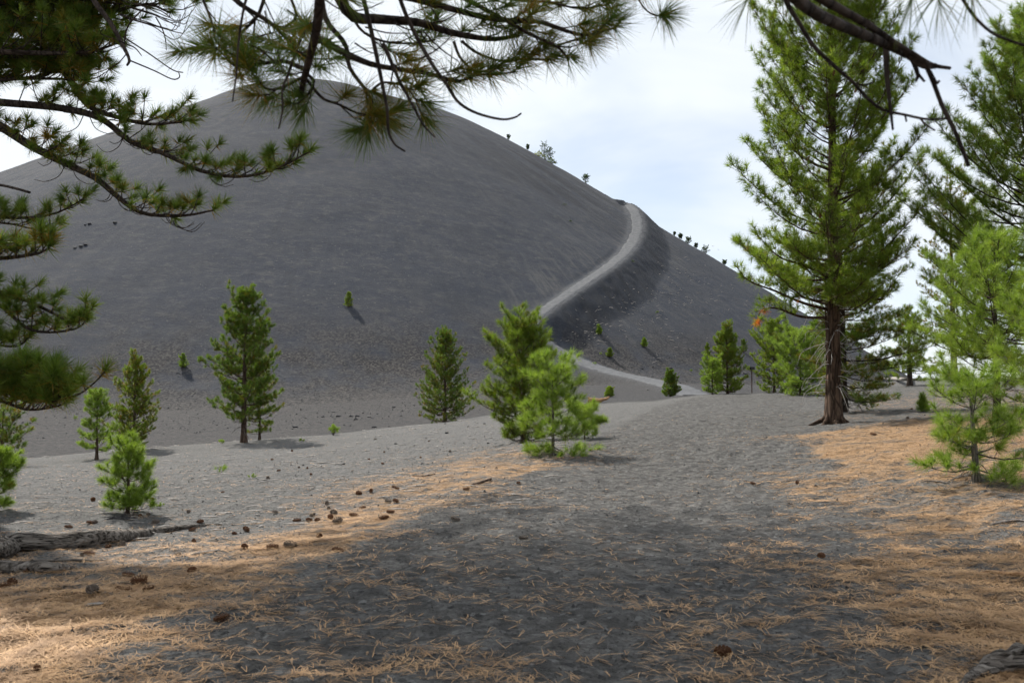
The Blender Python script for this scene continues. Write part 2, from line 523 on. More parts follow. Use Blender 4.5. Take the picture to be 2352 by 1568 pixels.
def terrain(x, y, full=False):
    x = np.asarray(x, float); y = np.asarray(y, float)
    zf = z_flat(x, y); zc = z_cone(x, y)
    z = smax(zc, zf, 5.0)
    r = np.hypot(x, y)
    hillm = sstep(zc - zf, -1.5, 1.5)
    near = 1 - sstep(r, 60, 120)
    # wind ripples, trodden dimples, hummocks
    z = z + near * (.05 * (vnoise(x / 1.7, y / 1.7, 1) - .5) + .035 * (vnoise(x / .62, y / .62, 2) - .5))
    n3 = 1 - sstep(r, 22, 60)
    z = z + n3 * (.080 * (vnoise(x / .27, y / .24, 3) - .5) + .026 * (vnoise(x / .11, y / .10, 4) - .5))
    z = z + hillm * (.35 * (vnoise(x / 9, y / 9, 5) - .5) + .16 * (vnoise(x / 2.6, y / 2.6, 6) - .5))
    d, zt, tw, tt = trail_info(x, y)
    e = np.maximum(d - tw - .85, 0)
    rough = .25 * (vnoise(x / 1.4, y / 1.4, 8) - .5) * np.clip(e, 0, 1)
    z2 = np.clip(z, zt - .98 * e + rough, zt + .92 * e + rough)
    wg = (1 - sstep(tt, .86, .95)) * sstep(tt, .0, .04)
    z2 = np.where(d < 25, z + (z2 - z) * wg, z)
    if full:
        return z2, dict(hillm=hillm, d=d, e=e, tt=tt, fill=z2 - z, zf=zf, zc=zc)
    return z2

def Gs(pts):
    pts = np.asarray(pts, float)
    return hits(pts[:, 0], pts[:, 1], terrain)

def drop(x, y):
    return float(terrain(np.array([float(x)]), np.array([float(y)]))[0])

# litter thickness read at photo spots, spread over the ground between them
LP = [(450, 1450, 0.28), (260, 1545, 0.42), (480, 1540, 0.20), (560, 1380, 0.40), (50, 1400, 0.78), (300, 1380, 0.78), (150, 1500, 0.78), (500, 1320, 0.68), (650, 1250, 0.68), (350, 1470, 0.50), (30, 1560, 0.73), (820, 1190, 0.73), (900, 1120, 0.59), (1000, 1128, 0.58),
      (1150, 1078, 0.69), (1230, 1050, 0.58), (2000, 990, 0.82), (2100, 980, 0.92), (2200, 1000, 0.86), (1950, 1040, 0.82), (2060, 1060, 0.82), (1850, 1060, 0.39), (1900, 1120, 0.58),
      (2000, 1180, 0.48), (2150, 1200, 0.65), (2300, 1230, 0.58), (2100, 1300, 0.65), (1850, 1240, 0.26), (2300, 1350, 0.69), (2330, 1500, 0.92), (2200, 1480, 0.59), (2000, 1500, 0.25),
      (2250, 1130, 0.65), (2340, 1100, 0.67), (2250, 930, 0.53), (2100, 930, 0.48), (2000, 945, 0.35), (2300, 1020, 0.73),
      (1000, 1300, 0.15), (1200, 1400, 0.16), (900, 1500, 0.17), (1400, 1500, 0.14), (1500, 1300, 0.09), (1500, 1200, 0.06), (1500, 1100, 0.02), (1600, 1000, 0.00), (1650, 930, 0.00),
      (1300, 1100, 0.05), (1100, 1200, 0.09), (1700, 1150, 0.06), (1750, 1050, 0.08), (1700, 1350, 0.15), (1750, 1500, 0.20), (600, 1480, 0.14), (720, 1400, 0.15), (850, 1330, 0.22),
      (700, 1100, 0.10), (400, 1100, 0.14), (200, 1130, 0.14), (100, 1100, 0.14), (600, 1050, 0.13), (900, 1050, 0.12), (500, 1180, 0.14), (300, 1205, 0.20), (100, 1200, 0.16),
      (200, 1300, 0.50), (450, 1280, 0.48), (600, 1200, 0.25), (450, 1020, 0.08), (1000, 1000, 0.08), (1100, 950, 0.03), (700, 960, 0.00), (1400, 950, 0.06), (1420, 975, 0.15), (1800, 930, 0.05), (60, 1240, 0.40), (1400, 1010, 0.03), (1330, 1030, 0.30), (1800, 985, 0.15)]
lpw = hits([p[0] for p in LP], [p[1] for p in LP], terrain0)
lpv = np.array([p[2] for p in LP])
def lgp(x, y):
    return np.c_[np.arctan2(x, np.maximum(y, .5)) * 4.5, np.log(np.maximum(np.hypot(x, y), 1)) * 2.4]
LQ = lgp(lpw[:, 0], lpw[:, 1])
def litter(x, y):
    x = np.asarray(x, float); y = np.asarray(y, float)
    sh = x.shape; x = x.ravel(); y = y.ravel()
    q = lgp(x, y); o = np.zeros(len(q))
    for i in range(0, len(q), 60000):
        d2 = ((q[i:i + 60000, None] - LQ[None]) ** 2).sum(-1) + 1e-3
        ww = 1 / d2 ** 2
        o[i:i + 60000] = (ww * lpv).sum(1) / ww.sum(1)
    rr = np.hypot(x, y)
    o = np.where(rr < 4, .45, o) * (1 - sstep(rr, 45, 75))
    o = np.where(y < 0, .5, o) * (1 - sstep(rr, 60, 90))
    return o.reshape(sh)

# polar sheet: fine ahead, coarse behind, out to the horizon
th = np.r_[np.linspace(-180, -40, 36, endpoint=False), np.linspace(-40, -31, 30, endpoint=False), np.linspace(-31, 31, 440, endpoint=False), np.linspace(31, 40, 30, endpoint=False), np.linspace(40, 180, 37)]
th = np.radians(th)
rad = np.r_[.4, 1.0, 1.8, 2.5, np.geomspace(3.2, 40, 235, endpoint=False), np.geomspace(40, 95, 65, endpoint=False), np.linspace(95, 285, 180, endpoint=False), np.geomspace(285, 4500, 40)]
TH, RD = np.meshgrid(th, rad)
GX = RD * np.sin(TH); GY = RD * np.cos(TH)
GZ, info = terrain(GX, GY, True)
nr, nc = GX.shape
V = np.stack([GX, GY, GZ], -1)
du = np.gradient(V, axis=1); dv = np.gradient(V, axis=0)
N = np.cross(du, dv); N /= np.linalg.norm(N, axis=-1, keepdims=True) + 1e-12
N[N[..., 2] < 0] *= -1
px, py = proj(V.reshape(-1, 3)); px = px.reshape(nr, nc); py = py.reshape(nr, nc)
lit = litter(GX, GY)
hillm = sstep(info['zc'] - info['zf'], -3.0, .5)
front = GY > 1
upper = sstep(info['tt'], .42, .50)
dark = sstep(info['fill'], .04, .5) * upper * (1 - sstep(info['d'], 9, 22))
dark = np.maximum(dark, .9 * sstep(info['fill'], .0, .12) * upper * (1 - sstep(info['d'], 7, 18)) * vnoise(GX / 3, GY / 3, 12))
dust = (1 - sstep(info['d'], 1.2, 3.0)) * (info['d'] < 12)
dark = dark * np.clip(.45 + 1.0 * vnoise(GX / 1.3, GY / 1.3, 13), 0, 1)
pale = (1 - sstep(info['e'], 1.5, 16)) * (info['fill'] < .02) * upper * (info['d'] < 40)
slope_up = np.clip((info['zc'] - info['zf']), 0, 200)
# scree band: low on the cone
scree = (1 - sstep(slope_up, 3, 15)) * sstep(info['zc'] - info['zf'], -11, -2.5) * (RD < 230)
lipS = np.interp(np.clip(1176 + FOC * GX / np.maximum(GY, 1), 0, 2352), [0, 480, 765, 900, 1020, 1120, 1250], [46, 43, 46, 52, 57, 62, 60])
scree = np.maximum(scree, .75 * sstep(GY - lipS, 0, 4) * (GX < 6) * (RD < 200) * (1 - sstep(slope_up, 3, 15)))
scree = scree * np.where(info['d'] < 3.5, 0, 1)
# darker streaked flank above and right of the trail
A = (GX - 12) / 22; B = (GY - 222) / 30
flank = np.exp(-(A * A + B * B)) * hillm

pathpoly = np.array([(300, 1568), (700, 1335), (950, 1195), (1100, 1110), (1290, 1045), (1400, 990), (1480, 945), (1560, 918), (1640, 907), (1800, 905), (1850, 915), (1815, 985), (1800, 1060), (1850, 1180), (1880, 1280), (1800, 1420), (1780, 1568)], float)
ppw = hits(pathpoly[:, 0], pathpoly[:, 1], terrain0)[:, :2]
def inside(x, y, poly):
    r = np.zeros(x.shape, bool)
    j = len(poly) - 1
    for i in range(len(poly)):
        xi, yi = poly[i]; xj, yj = poly[j]
        c = ((yi > y) != (yj > y)) & (x < (xj - xi) * (y - yi) / (yj - yi + 1e-12) + xi)
        r ^= c; j = i
    return r
wob = .5 * (vnoise(GX / 1.1, GY / 1.1, 21) - .5)
pm = inside(GX + wob, GY + wob, ppw)
pathm = pm.astype(float)
rightpoly = np.vstack([ppw[:10], [[45, 62], [90, 62], [90, -20], [0, -20]]])
pathm = np.maximum(pathm, .8 * inside(GX + wob, GY + wob, rightpoly))
for _ in range(3):
    pathm = (pathm + np.roll(pathm, 1, 0) + np.roll(pathm, -1, 0) + np.roll(pathm, 1, 1) + np.roll(pathm, -1, 1)) / 5

idx = np.arange(nr * nc).reshape(nr, nc)
quads = np.stack([idx[:-1, :-1], idx[:-1, 1:], idx[1:, 1:], idx[1:, :-1]], -1).reshape(-1, 4)
fm_h = (info['zc'] - info['zf'])[:-1, :-1].ravel() > -2.6
fm_p = pm[:-1, :-1].ravel()
Vf = V.reshape(-1, 3); Nf = N.reshape(-1, 3)
az_ = np.arctan2(GX + 35, -(GY - 254))
lipY = np.interp(px, [0, 480, 765, 900, 1020, 1120, 1250, 1400, 1500, 1640, 1850, 2050, 2352], [46, 43, 46, 52, 57, 62, 60, 50, 47, 50.5, 53, 60, 62])
beyond = sstep(GY - lipY, -.5, 2.0) * (GY > 20)
AT = dict(beyond=beyond, fall_u=az_ * 38.0, fall_v=np.hypot(GX + 35, GY - 254) * .055, hill=hillm, litter=lit, dark=dark, pale=pale, scree=scree, flank=flank, path=pathm, dust=dust)
def sheet(name, mask, label):
    q = quads[mask]
    u, inv = np.unique(q.ravel(), return_inverse=True)
    me = np_mesh(name, Vf[u], inv.reshape(-1, 4), True, {k: v.ravel()[u] for k, v in AT.items()})
    me.normals_split_custom_set_from_vertices(Nf[u].tolist())
    return put(name, me, 'ground', kind='structure', label=label)
# centre cap under the camera
ground = sheet('ground', ~fm_h & ~fm_p, 'grey volcanic ash flat with drifts of fallen needles')
hill = sheet('hill', fm_h, 'bare grey cinder cone rising behind the ash flat')
pth = sheet('path', fm_p & ~fm_h, 'broad trodden cinder path leading over the low crest')

# the trail up the cone, a strip on its bench
def trail_strip():
    n = 420
    s = np.linspace(0, 1, n); L = spline(tp[:, :2], n)
    zc = np.interp(s, ts, TRZ); hw = np.interp(s, ts, TRW)
    tg = np.gradient(L, axis=0); tg /= np.linalg.norm(tg, axis=1, keepdims=True)
    nm = np.c_[tg[:, 1], -tg[:, 0]]
    us = np.array([-1.22, -1.0, -.6, -.2, .2, .6, 1.0, 1.22])
    V = []
    for j, u in enumerate(us):
        jit = (.30 * (vnoise(s * 160, s * 0 + 3.3 * (u > 0), 31) - .5) + .22 * (vnoise(s * 420, s * 0 + 1.7 * (u > 0), 32) - .5)) * (abs(u) >= 1)
        o = (u + np.sign(u) * jit) * hw
        xy = L + nm * o[:, None]
        z = terrain(xy[:, 0], xy[:, 1]) + .07 - (.25 if abs(u) > 1.1 else 0) + .05 * (vnoise(s * 300, s * 0 + u * 5, 33) - .5)
        V.append(np.c_[xy, z])
    V = np.stack(V, 1).reshape(-1, 3)
    k = len(us); i = np.arange((n - 1) * k).reshape(n - 1, k)[:, :-1]
    Q = np.stack([i, i + 1, i + k + 1, i + k], -1).reshape(-1, 4)
    put('trail', np_mesh('trail', V, Q), 'trail', kind='structure', label='pale trail climbing the flank of the cinder cone')
trail_strip()

# ------------------------------------------------------------------ wood and needles
class Tubes:
    def __init__(s): s.V = []; s.Q = []; s.n = 0
    def add(s, P, r, k=5, cap=True):
        P = np.asarray(P, float); n = len(P)
        r = np.broadcast_to(np.asarray(r, float), (n,)) if np.ndim(r) else np.full(n, r)
        t = np.gradient(P, axis=0); t /= np.linalg.norm(t, axis=1, keepdims=True) + 1e-9
        ref = np.array([0, 0, 1.0]) if abs(t[:, 2]).mean() < .8 else np.array([1.0, 0, 0])
        u = np.cross(t, ref); u /= np.linalg.norm(u, axis=1, keepdims=True) + 1e-9
        v = np.cross(t, u)
        a = np.arange(k) * 2 * np.pi / k
        ring = P[:, None] + r[:, None, None] * (np.cos(a)[None, :, None] * u[:, None] + np.sin(a)[None, :, None] * v[:, None])
        i = np.arange((n - 1) * k).reshape(n - 1, k)
        j = np.roll(i, -1, 1)
        Q = np.stack([i, j, j + k, i + k], -1).reshape(-1, 4) + s.n
        s.V.append(ring.reshape(-1, 3)); s.Q.append(Q); s.n += n * k
    def mesh(s, name):
        if not s.V: return None
        return np_mesh(name, np.vstack(s.V), np.vstack(s.Q))

class Tufts:
    def __init__(s): s.P = []; s.D = []; s.L = []; s.N = []; s.T = []
    def add(s, p, d, brush, nl, tint):
        s.P.append(p); s.D.append(d); s.L.append(brush); s.N.append(nl); s.T.append(tint)
    def mesh(s, name, rg, n=36, width=.010, old=.12, bend=False, droop=.10, spread=(104, 16), keep=1.0):
        P = np.array(s.P); D = np.array(s.D, float); L = np.array(s.L); NL = np.array(s.N); T = np.array(s.T)
        if keep < 1:
            sel = rg.random(len(P)) < keep
            P, D, L, NL, T = P[sel], D[sel], L[sel], NL[sel], T[sel]
        D /= np.linalg.norm(D, axis=1, keepdims=True) + 1e-9
        m = len(P)
        ref = np.where(np.abs(D[:, 2:3]) < .9, np.array([[0, 0, 1.]]), np.array([[1., 0, 0]]))
        U = np.cross(D, ref); U /= np.linalg.norm(U, axis=1, keepdims=True)
        W = np.cross(D, U)
        t = rg.random((m, n)) ** .6
        ang = np.radians(spread[0] + (spread[1] - spread[0]) * t + rg.normal(0, 11, (m, n)))
        az = rg.random((m, n)) * 2 * np.pi
        d = np.cos(ang)[..., None] * D[:, None] + np.sin(ang)[..., None] * (np.cos(az)[..., None] * U[:, None] + np.sin(az)[..., None] * W[:, None])
        b = P[:, None] + D[:, None] * (L[:, None] * t)[..., None]
        ln = NL[:, None] * (.72 + .4 * rg.random((m, n)))
        d2 = d.copy(); d2[..., 2] -= droop
        d2 /= np.linalg.norm(d2, axis=-1, keepdims=True)
        rv = rg.normal(size=(m, n, 3))
        wv = np.cross(d, rv); wv /= np.linalg.norm(wv, axis=-1, keepdims=True) + 1e-9
        wv *= width * .5
        tv = np.clip(T[:, None] + rg.normal(0, .10, (m, n)), 0.02, 1)
        tv = np.where((t < .30) & (rg.random((m, n)) < old * 2.4), tv * .25, tv)
        if not bend:
            tip = b + d2 * ln[..., None]
            VV = np.stack([b - wv, b + wv, tip], 2).reshape(-1, 3)
            FF = np.arange(len(VV)).reshape(-1, 3)
            at_ = np.repeat(tv.ravel(), 3)
        else:
            mid = b + d * (ln * .5)[..., None]
            tip = mid + d2 * (ln * .5)[..., None]
            VV = np.stack([b - wv, b + wv, mid - wv * .85, mid + wv * .85, tip], 2).reshape(-1, 3)
            o = (np.arange(m * n) * 5)[:, None]
            FF = np.stack([o + np.array([0, 1, 3]), o + np.array([0, 3, 2]), o + np.array([2, 3, 4])], 1).reshape(-1, 3)
            at_ = np.repeat(tv.ravel(), 5)
        return np_mesh(name, VV, FF, True, {'tint': at_})

def unit(v):
    return v / (np.linalg.norm(v) + 1e-9)

def grow_limb(tb, tf, rg, pts, r0, r1, gap, tl, nl, brush, tint=.5, s0=.3, up=.45, sides=5, twr=.006, fan=.8, mids=True, tsd=.14, twk=3):
    """a limb through pts with side twigs that end in tufts"""
    P = spline(pts, 6 if sides == 4 else max(6, len(pts) * 3)) if len(pts) > 2 else np.linspace(pts[0], pts[1], 6)
    n = len(P)
    tb.add(P, np.linspace(r0, r1, n), sides)
    seg = np.linalg.norm(np.diff(P, axis=0), axis=1); cum = np.r_[0, np.cumsum(seg)]
    Ltot = cum[-1]
    side = 1
    q = s0 * Ltot
    Z = np.array([0, 0, 1.0])
    while q < Ltot * .985:
        i = min(np.searchsorted(cum, q) - 1, n - 2); i = max(i, 0)
        f = (q - cum[i]) / max(seg[i], 1e-6)
        p = P[i] + (P[i + 1] - P[i]) * f
        t = unit(P[i + 1] - P[i])
        sd = unit(np.cross(t, Z) + 1e-6) * side
        s = q / Ltot
        d = unit(t * (.45 + .5 * rg.random()) + sd * fan * (.5 + .8 * rg.random()) + Z * up * (.2 + 1.2 * rg.random()) + rg.normal(0, .15, 3))
        l = tl * (.45 + .75 * rg.random()) * (1.15 - .55 * s)
        e = p + d * l + Z * .12 * l
        mid = p + d * l * .5 - Z * .04 * l
        if twk == 3: tb.add(np.array([p, e]), np.array([twr, twr * .5]), 3)
        else: tb.add(np.array([p, mid, e]), np.array([twr, twr * .8, twr * .5]), twk)
        d2 = unit(d + Z * .5)
        tf.add(e - d2 * brush * .5, d2, brush, nl, tint + rg.normal(0, tsd))
        if mids and l > .2:
            d3 = unit(d * .4 + Z * .5 + rg.normal(0, .5, 3))
            e3 = mid + d3 * l * .35
            tb.add(np.array([mid, e3]), np.array([twr * .6, twr * .4]), 3)
            tf.add(e3 - d3 * brush * .5, d3, brush * .85, nl, tint + rg.normal(0, tsd))
        side = -side
        q += gap * .60 * (.6 + .8 * rg.random())
    t = unit(P[-1] - P[-3] + Z * .02)
    tf.add(P[-1] - t * brush * .5, unit(t + Z * .35), brush, nl, tint + .1)

def gen_pine(rg, H, Rmax, cb=.12, prof=None, whorl=.3, nb=5, e_lo=-4, e_hi=52, gap=.16, tl=.34, nl=.16, brush=.16, r0=None, lean=(0, 0), tint=.5,
             dead=0, extra=None, upturn=.22, hole=.0, side_bias=None, twr=.006, tsd=.14, mids=True, rand=.28):
    """trunk tubes, branch tubes, dead twig tubes and needle tufts of one pine, base at the origin"""
    tr, br, dd, tf = Tubes(), Tubes(), Tubes(), Tufts()
    r0 = r0 or H * .02 + .012
    hs = np.linspace(0, 1, 14)
    sw = np.c_[np.sin(hs * 3 + rg.random() * 6), np.cos(hs * 2.3 + rg.random() * 6)] * H * .008 * hs[:, None]
    P = np.c_[sw[:, 0] + lean[0] * hs ** 1.2 * H, sw[:, 1] + lean[1] * hs ** 1.2 * H, hs * H]
    rr = r0 * (1 - hs) ** .85 + .006
    rr[0] *= 1.35
    Pb = np.vstack([P[0] - [0, 0, .15], P]); rb = np.r_[rr[0] * 1.3, rr]
    tr.add(Pb, rb, 9 if H > 3 else 6)
    def axis(z):
        return np.array([np.interp(z, P[:, 2], P[:, 0]), np.interp(z, P[:, 2], P[:, 1]), z])
    if prof is None:
        prof = [(0, .75), (.12, 1), (.35, .82), (.6, .55), (.8, .32), (1, .06)]
    pu, pv = zip(*prof)
    z = cb * H
    Z = np.array([0, 0, 1.])
    while z < H * .975:
        u = (z - cb * H) / (H * (1 - cb))
        Lr = Rmax * np.interp(u, pu, pv)
        k = max(3, int(round(nb * (1 - .35 * u))))
        a0 = rg.random() * 6.28
        for j in range(k):
            if rg.random() < hole: continue
            a = a0 + j * 6.283 / k + rg.normal(0, .28)
            o = np.array([math.cos(a), math.sin(a), 0])
            L = Lr * (1 + rg.normal(0, rand))
            if side_bias is not None:
                L *= 1 + side_bias[1] * (o[0] * math.cos(side_bias[0]) + o[1] * math.sin(side_bias[0]))
            L = max(L, .05)
            e = R(e_lo + (e_hi - e_lo) * u ** .8 + rg.normal(0, 7))
            b = axis(z + rg.normal(0, whorl * .3))
            d = o * math.cos(e) + Z * math.sin(e)
            sidev = np.cross(o, Z) * rg.normal(0, .12)
            L /= max(math.cos(e), .45)
            ptsl = [b, b + d * L * .35 + sidev * L * .3 - Z * .02 * L, b + d * L * .7 + sidev * L * .8 + Z * upturn * .35 * L, b + d * L + sidev * L + Z * upturn * L]
            rl = min(r0 * .30, .006 + L * .010) * (1 - .4 * u)
            if L < .16:
                br.add(np.array([b, ptsl[-1]]), np.array([twr, twr * .5]), 3)
                dq = unit(ptsl[-1] - b + Z * .1)
                tf.add(ptsl[-1] - dq * brush * .6, dq, brush, nl, tint + rg.normal(0, tsd))
            else:
                grow_limb(br, tf, rg, ptsl, rl, twr * .7, gap, min(tl, L * .55), nl, brush, tint, .28 if L > .8 else .2, .5, 4, twr, .85, mids, tsd)
        z += whorl * (.7 + .6 * rg.random()) * (1 - .35 * u)
    top = axis(H)
    for q in range(3):
        tf.add(top - Z * (.1 + .22 * q) * min(1, H / 3), unit(Z + rg.normal(0, .12, 3)), brush * 1.2, nl, tint + .15)
    for ptsl, ga in (extra or []):
        grow_limb(br, tf, rg, ptsl, .05, .008, ga, tl, nl, brush, tint, .35, .5, 6, twr, .85, True, tsd)
    # leafless lower twigs
    for q in range(dead):
        zz = H * cb * (.25 + .95 * rg.random()); a = rg.random() * 6.28
        o = np.array([math.cos(a), math.sin(a), 0]); b = axis(zz)
        L = Rmax * (.14 + .30 * rg.random())
        e = b + o * L + Z * L * rg.normal(-.15, .2)
        m1 = b + o * L * .5 + Z * L * .1 * rg.normal() + rg.normal(0, .04, 3) * L
        pp = spline([b, m1, e, e + (e - m1) * .3 - Z * .12 * L], 9)
        dd.add(pp, np.linspace(.006 + L * .009, .004, 9), 4)
        for w_ in range(rg.integers(2, 6)):
            i = rg.integers(2, 8)
            d = unit((pp[i] - pp[i - 1]) + rg.normal(0, .05, 3) * L + Z * rg.normal(-.03, .08) * L)
            l = L * (.15 + .3 * rg.random())
            dd.add(spline([pp[i], pp[i] + d * l * .5, pp[i] + d * l - Z * .15 * l], 5), np.linspace(.006, .003, 5), 3)
    return tr, br, dd, tf

def tree(name, loc, spec, label, cat='pine tree', group=None, nmat='needle', bmat='bark', nneed=36, nw=.010, old=.12, bend=False, seed=0, droop=.1, rotz=0.0, keep=1.0, deadmat='deadtwig'):
    rg = np.random.default_rng(seed)
    tr, br, dd, tf = gen_pine(rg, **spec)
    root = put(name, None, label=label, cat=cat, group=group, loc=loc)
    root.rotation_euler = (0, 0, rotz)
    put('trunk', tr.mesh('trunk'), bmat, root)
    if br.V: put('branches', br.mesh('branches'), bmat, root)
    if dd.V: put('dead_twigs', dd.mesh('dead_twigs'), deadmat, root)
    put('crown', tf.mesh('crown', rg, nneed, nw, old, bend, droop, keep=keep), nmat, root)
    TUFTS[root.name] = np.array(tf.P) + np.array(loc)
    STAT.append((label[:40], len(tf.P), len(tf.P) * nneed * (3 if bend else 1)))
    return root
STAT = []
TUFTS = {}

def spot(px, py, Y=None):
    """where a trunk stands: from its foot in the photo, or at a given distance when the foot is hidden"""
    if Y is None:
        return Gs([(px, py)])[0]
    p = at(px, py, Y)
    return np.array([p[0], p[1], drop(p[0], p[1])])

def span(loc, topy, halfpx):
    p = at(0, topy, loc[1])
    return p[2] - loc[2], halfpx * loc[1] / FOC

# ------------------------------------------------------------------ the standing pines
G_ = lambda s: s
# tall pine beside the path, its neighbour close behind
L = L_BIG = spot(1915, 972)
H, Rm = span(L, -200, 178)
def bigl(pts, Ys):
    return [at(x, y, L_BIG[1] + d) - L_BIG for (x, y), d in zip(pts, Ys)]
XL = [(bigl([(1905, 712), (1840, 694), (1780, 668), (1720, 645), (1692, 612)], [0, -.4, -.8, -1.1, -1.2]), .15), (bigl([(1905, 730), (1840, 727), (1785, 708), (1750, 712), (1738, 738)], [0, -.3, -.6, -.8, -.9]), .17),
      (bigl([(1915, 655), (1970, 640), (2020, 610), (2050, 570)], [0, -.4, -.9, -1.1]), .15), (bigl([(1915, 700), (1975, 690), (2025, 685), (2050, 650)], [0, -.5, -.9, -1.2]), .15),
      (bigl([(1912, 690), (1925, 680), (1960, 668), (1990, 640)], [0, -.8, -1.5, -1.9]), .09), (bigl([(1908, 640), (1850, 610), (1790, 590), (1740, 540)], [0, -.5, -1, -1.2]), .15),
      (bigl([(1910, 600), (1880, 595), (1850, 590), (1820, 560)], [0, -.9, -1.6, -2.]), .09)]
big = tree('pine_tree', L, dict(extra=XL, H=H, Rmax=Rm, cb=.225, prof=[(0, .95), (.12, 1.05), (.22, .92), (.34, 1.02), (.46, .90), (.58, .80), (.72, .48), (.85, .26), (1, .04)], whorl=.40, nb=7, e_lo=6, e_hi=54, gap=.165, tl=.50,
     nl=.24, brush=0.10, r0=.215, tint=.64, dead=60, upturn=.30, hole=.05, twr=.008, side_bias=(math.pi, .08), rand=.2),
     'tallest pine beside the path with a split reddish trunk and bare lower twigs', nmat='needle', bmat='bark_red', nneed=40, nw=.0128, old=.08, seed=3, keep=.85, deadmat='dead')
# root flare of the big trunk
tb = Tubes()
for a, l in ((2.9, .5), (3.7, .3), (.2, .42), (5.3, .28), (1.5, .3), (4.6, .3)):
    o = np.array([math.cos(a), math.sin(a), 0])
    pts = [o * .12 + [0, 0, .42], o * .22 + [0, 0, .16], o * (.25 + l * .4) + [0, 0, .03], o * (.25 + l) + [0, 0, -.10]]
    tb.add(spline(pts, 9), np.linspace(.12, .03, 9), 7)
put('root_flare', tb.mesh('root_flare'), 'bark_red', big)
# loose bark ridges standing proud of the trunk
tb = Tubes(); rg = np.random.default_rng(5)
for q in range(46):
    a = rg.random() * 6.28; z0 = rg.random() * 5.2; l = .3 + rg.random() * .9
    rr = .215 * (1 - z0 / H) ** .85
    o = np.array([math.cos(a), math.sin(a), 0]); side = np.array([-o[1], o[0], 0])
    pts = [o * (rr + .006) + [0, 0, z0], o * (rr + .014) + side * rg.normal(0, .02) + [0, 0, z0 + l * .5], o * (rr + .004) + side * rg.normal(0, .03) + [0, 0, z0 + l]]
    tb.add(spline(pts, 5), np.array([.008, .022, .026, .02, .006]), 4)
put('bark_ridges', tb.mesh('bark_ridges'), 'bark_red', big)
# cones still on its branches, a sprig of dead orange needles
crown = [c for c in big.children if c.name.startswith('crown')][0]
cones_up = [(1875, 35), (1972, 62), (1920, 160), (1960, 200), (1868, 245), (1848, 240), (1852, 355), (1885, 488)]
L2 = spot(1938, 946)
H2, R2 = span(L2, 330, 104)
tree('pine_tree', L2, dict(H=H2, Rmax=R2, cb=.06, prof=[(0, .7), (.1, 1.05), (.4, .9), (.7, .6), (1, .1)], whorl=.32, nb=6, e_lo=-12, e_hi=35, gap=.15, tl=.42, nl=.18, brush=0.088, r0=.125, tint=.36, dead=26, upturn=.1,
     side_bias=(-.3, .35), twr=.007), 'slimmer dark pine close behind the trunk of the tallest pine', nmat='needle_dark', bmat='bark_dark', nneed=40, nw=.0105, old=.15, seed=8, keep=1.0)

# left half, standing on the ash flat
def std(px, py, topy, half, seed, label, Y=None, keep=1.0, group=None, nmat='needle', bmat='bark', name='pine_tree', cat='pine tree', nneed=48, nw=.010, old=.12, bend=False, **kw):
    L = spot(px, py, Y)
    H, Rm = span(L, topy, half)
    sp = dict(H=H - .7 * kw.get('nl', .15), Rmax=Rm)
    sp.update(kw)
    return tree(name, L, sp, label, cat, group, nmat, bmat, nneed, nw, old, bend, seed, keep=keep)

PR_TALL = [(0, .62), (.08, .85), (.2, 1), (.42, .92), (.6, .72), (.75, .50), (.88, .30), (1, .08)]
PR_CONE = [(0, .85), (.08, 1), (.3, .80), (.55, .52), (.75, .33), (.9, .18), (1, .05)]
PR_OVAL = [(0, .55), (.15, .9), (.4, 1), (.65, .85), (.85, .55), (1, .15)]
std(560, 1016, 664, 72, 21, 'tall dark pine with a bare brown trunk on the ash flat', cb=.15, prof=[(0, .75), (.06, .95), (.2, 1), (.42, .92), (.6, .72), (.75, .50), (.88, .30), (1, .08)], whorl=.27, nb=7, e_lo=2, e_hi=44, gap=.19, tl=.36, nl=.155, brush=0.083, r0=.12, tint=.50, dead=14, nmat='needle_dark', old=.14, nneed=54, nw=.013, hole=.03, rand=.2)
std(596, 1012, 812, 46, 22, 'thin dark pine tucked against the right of the tall flat pine', Y=43.5, cb=.10, prof=PR_OVAL, whorl=.30, nb=5, e_lo=-5, e_hi=45, gap=.2, tl=.32, nl=.135, brush=0.077, r0=.05, tint=.42, nmat='needle_dark', old=.2, nw=.012)
std(308, 1030, 812, 50, 23, 'yellowing narrow pine behind the bright sapling on the flat', Y=39.5, cb=.06, prof=PR_CONE, whorl=.20, nb=6, e_lo=2, e_hi=50, gap=.14, tl=.28, nl=.12, brush=0.072, r0=.06, tint=.45, nmat='needle', old=.30, nw=.011)
std(222, 1056, 893, 40, 24, 'light green pine with a thin bare stem left of the yellowing pine', cb=.20, prof=[(0, 1), (.2, 1), (.38, .7), (.45, .35), (.6, .6), (.8, .5), (1, .1)], whorl=.24, nb=6, e_lo=0, e_hi=40, gap=.12, tl=.28, nl=.13, brush=0.072, r0=.055, tint=.62, nmat='needle_light', old=.08, nw=.011, hole=.12)
std(293, 1183, 1018, 46, 25, 'bright green sapling among pine cones behind the long grey log', cb=.16, prof=[(0, .95), (.12, 1), (.35, .85), (.6, .78), (.8, .6), (1, .2)], whorl=.115, nb=6, e_lo=-8, e_hi=45, gap=.105, tl=.18, nl=.118, brush=0.055, r0=.026, tint=.66, nmat='needle_light', old=.05, nneed=92, nw=0.0060, dead=8, twr=.004)
std(-8, 1176, 1036, 48, 26, 'bright green sapling cut by the left edge of the view', cb=.14, prof=PR_OVAL, whorl=.115, nb=6, e_lo=-8, e_hi=45, gap=.105, tl=.18, nl=.118, brush=0.055, r0=.026, tint=.58, nmat='needle_light', old=.06, nneed=88, nw=0.0060, twr=.004)
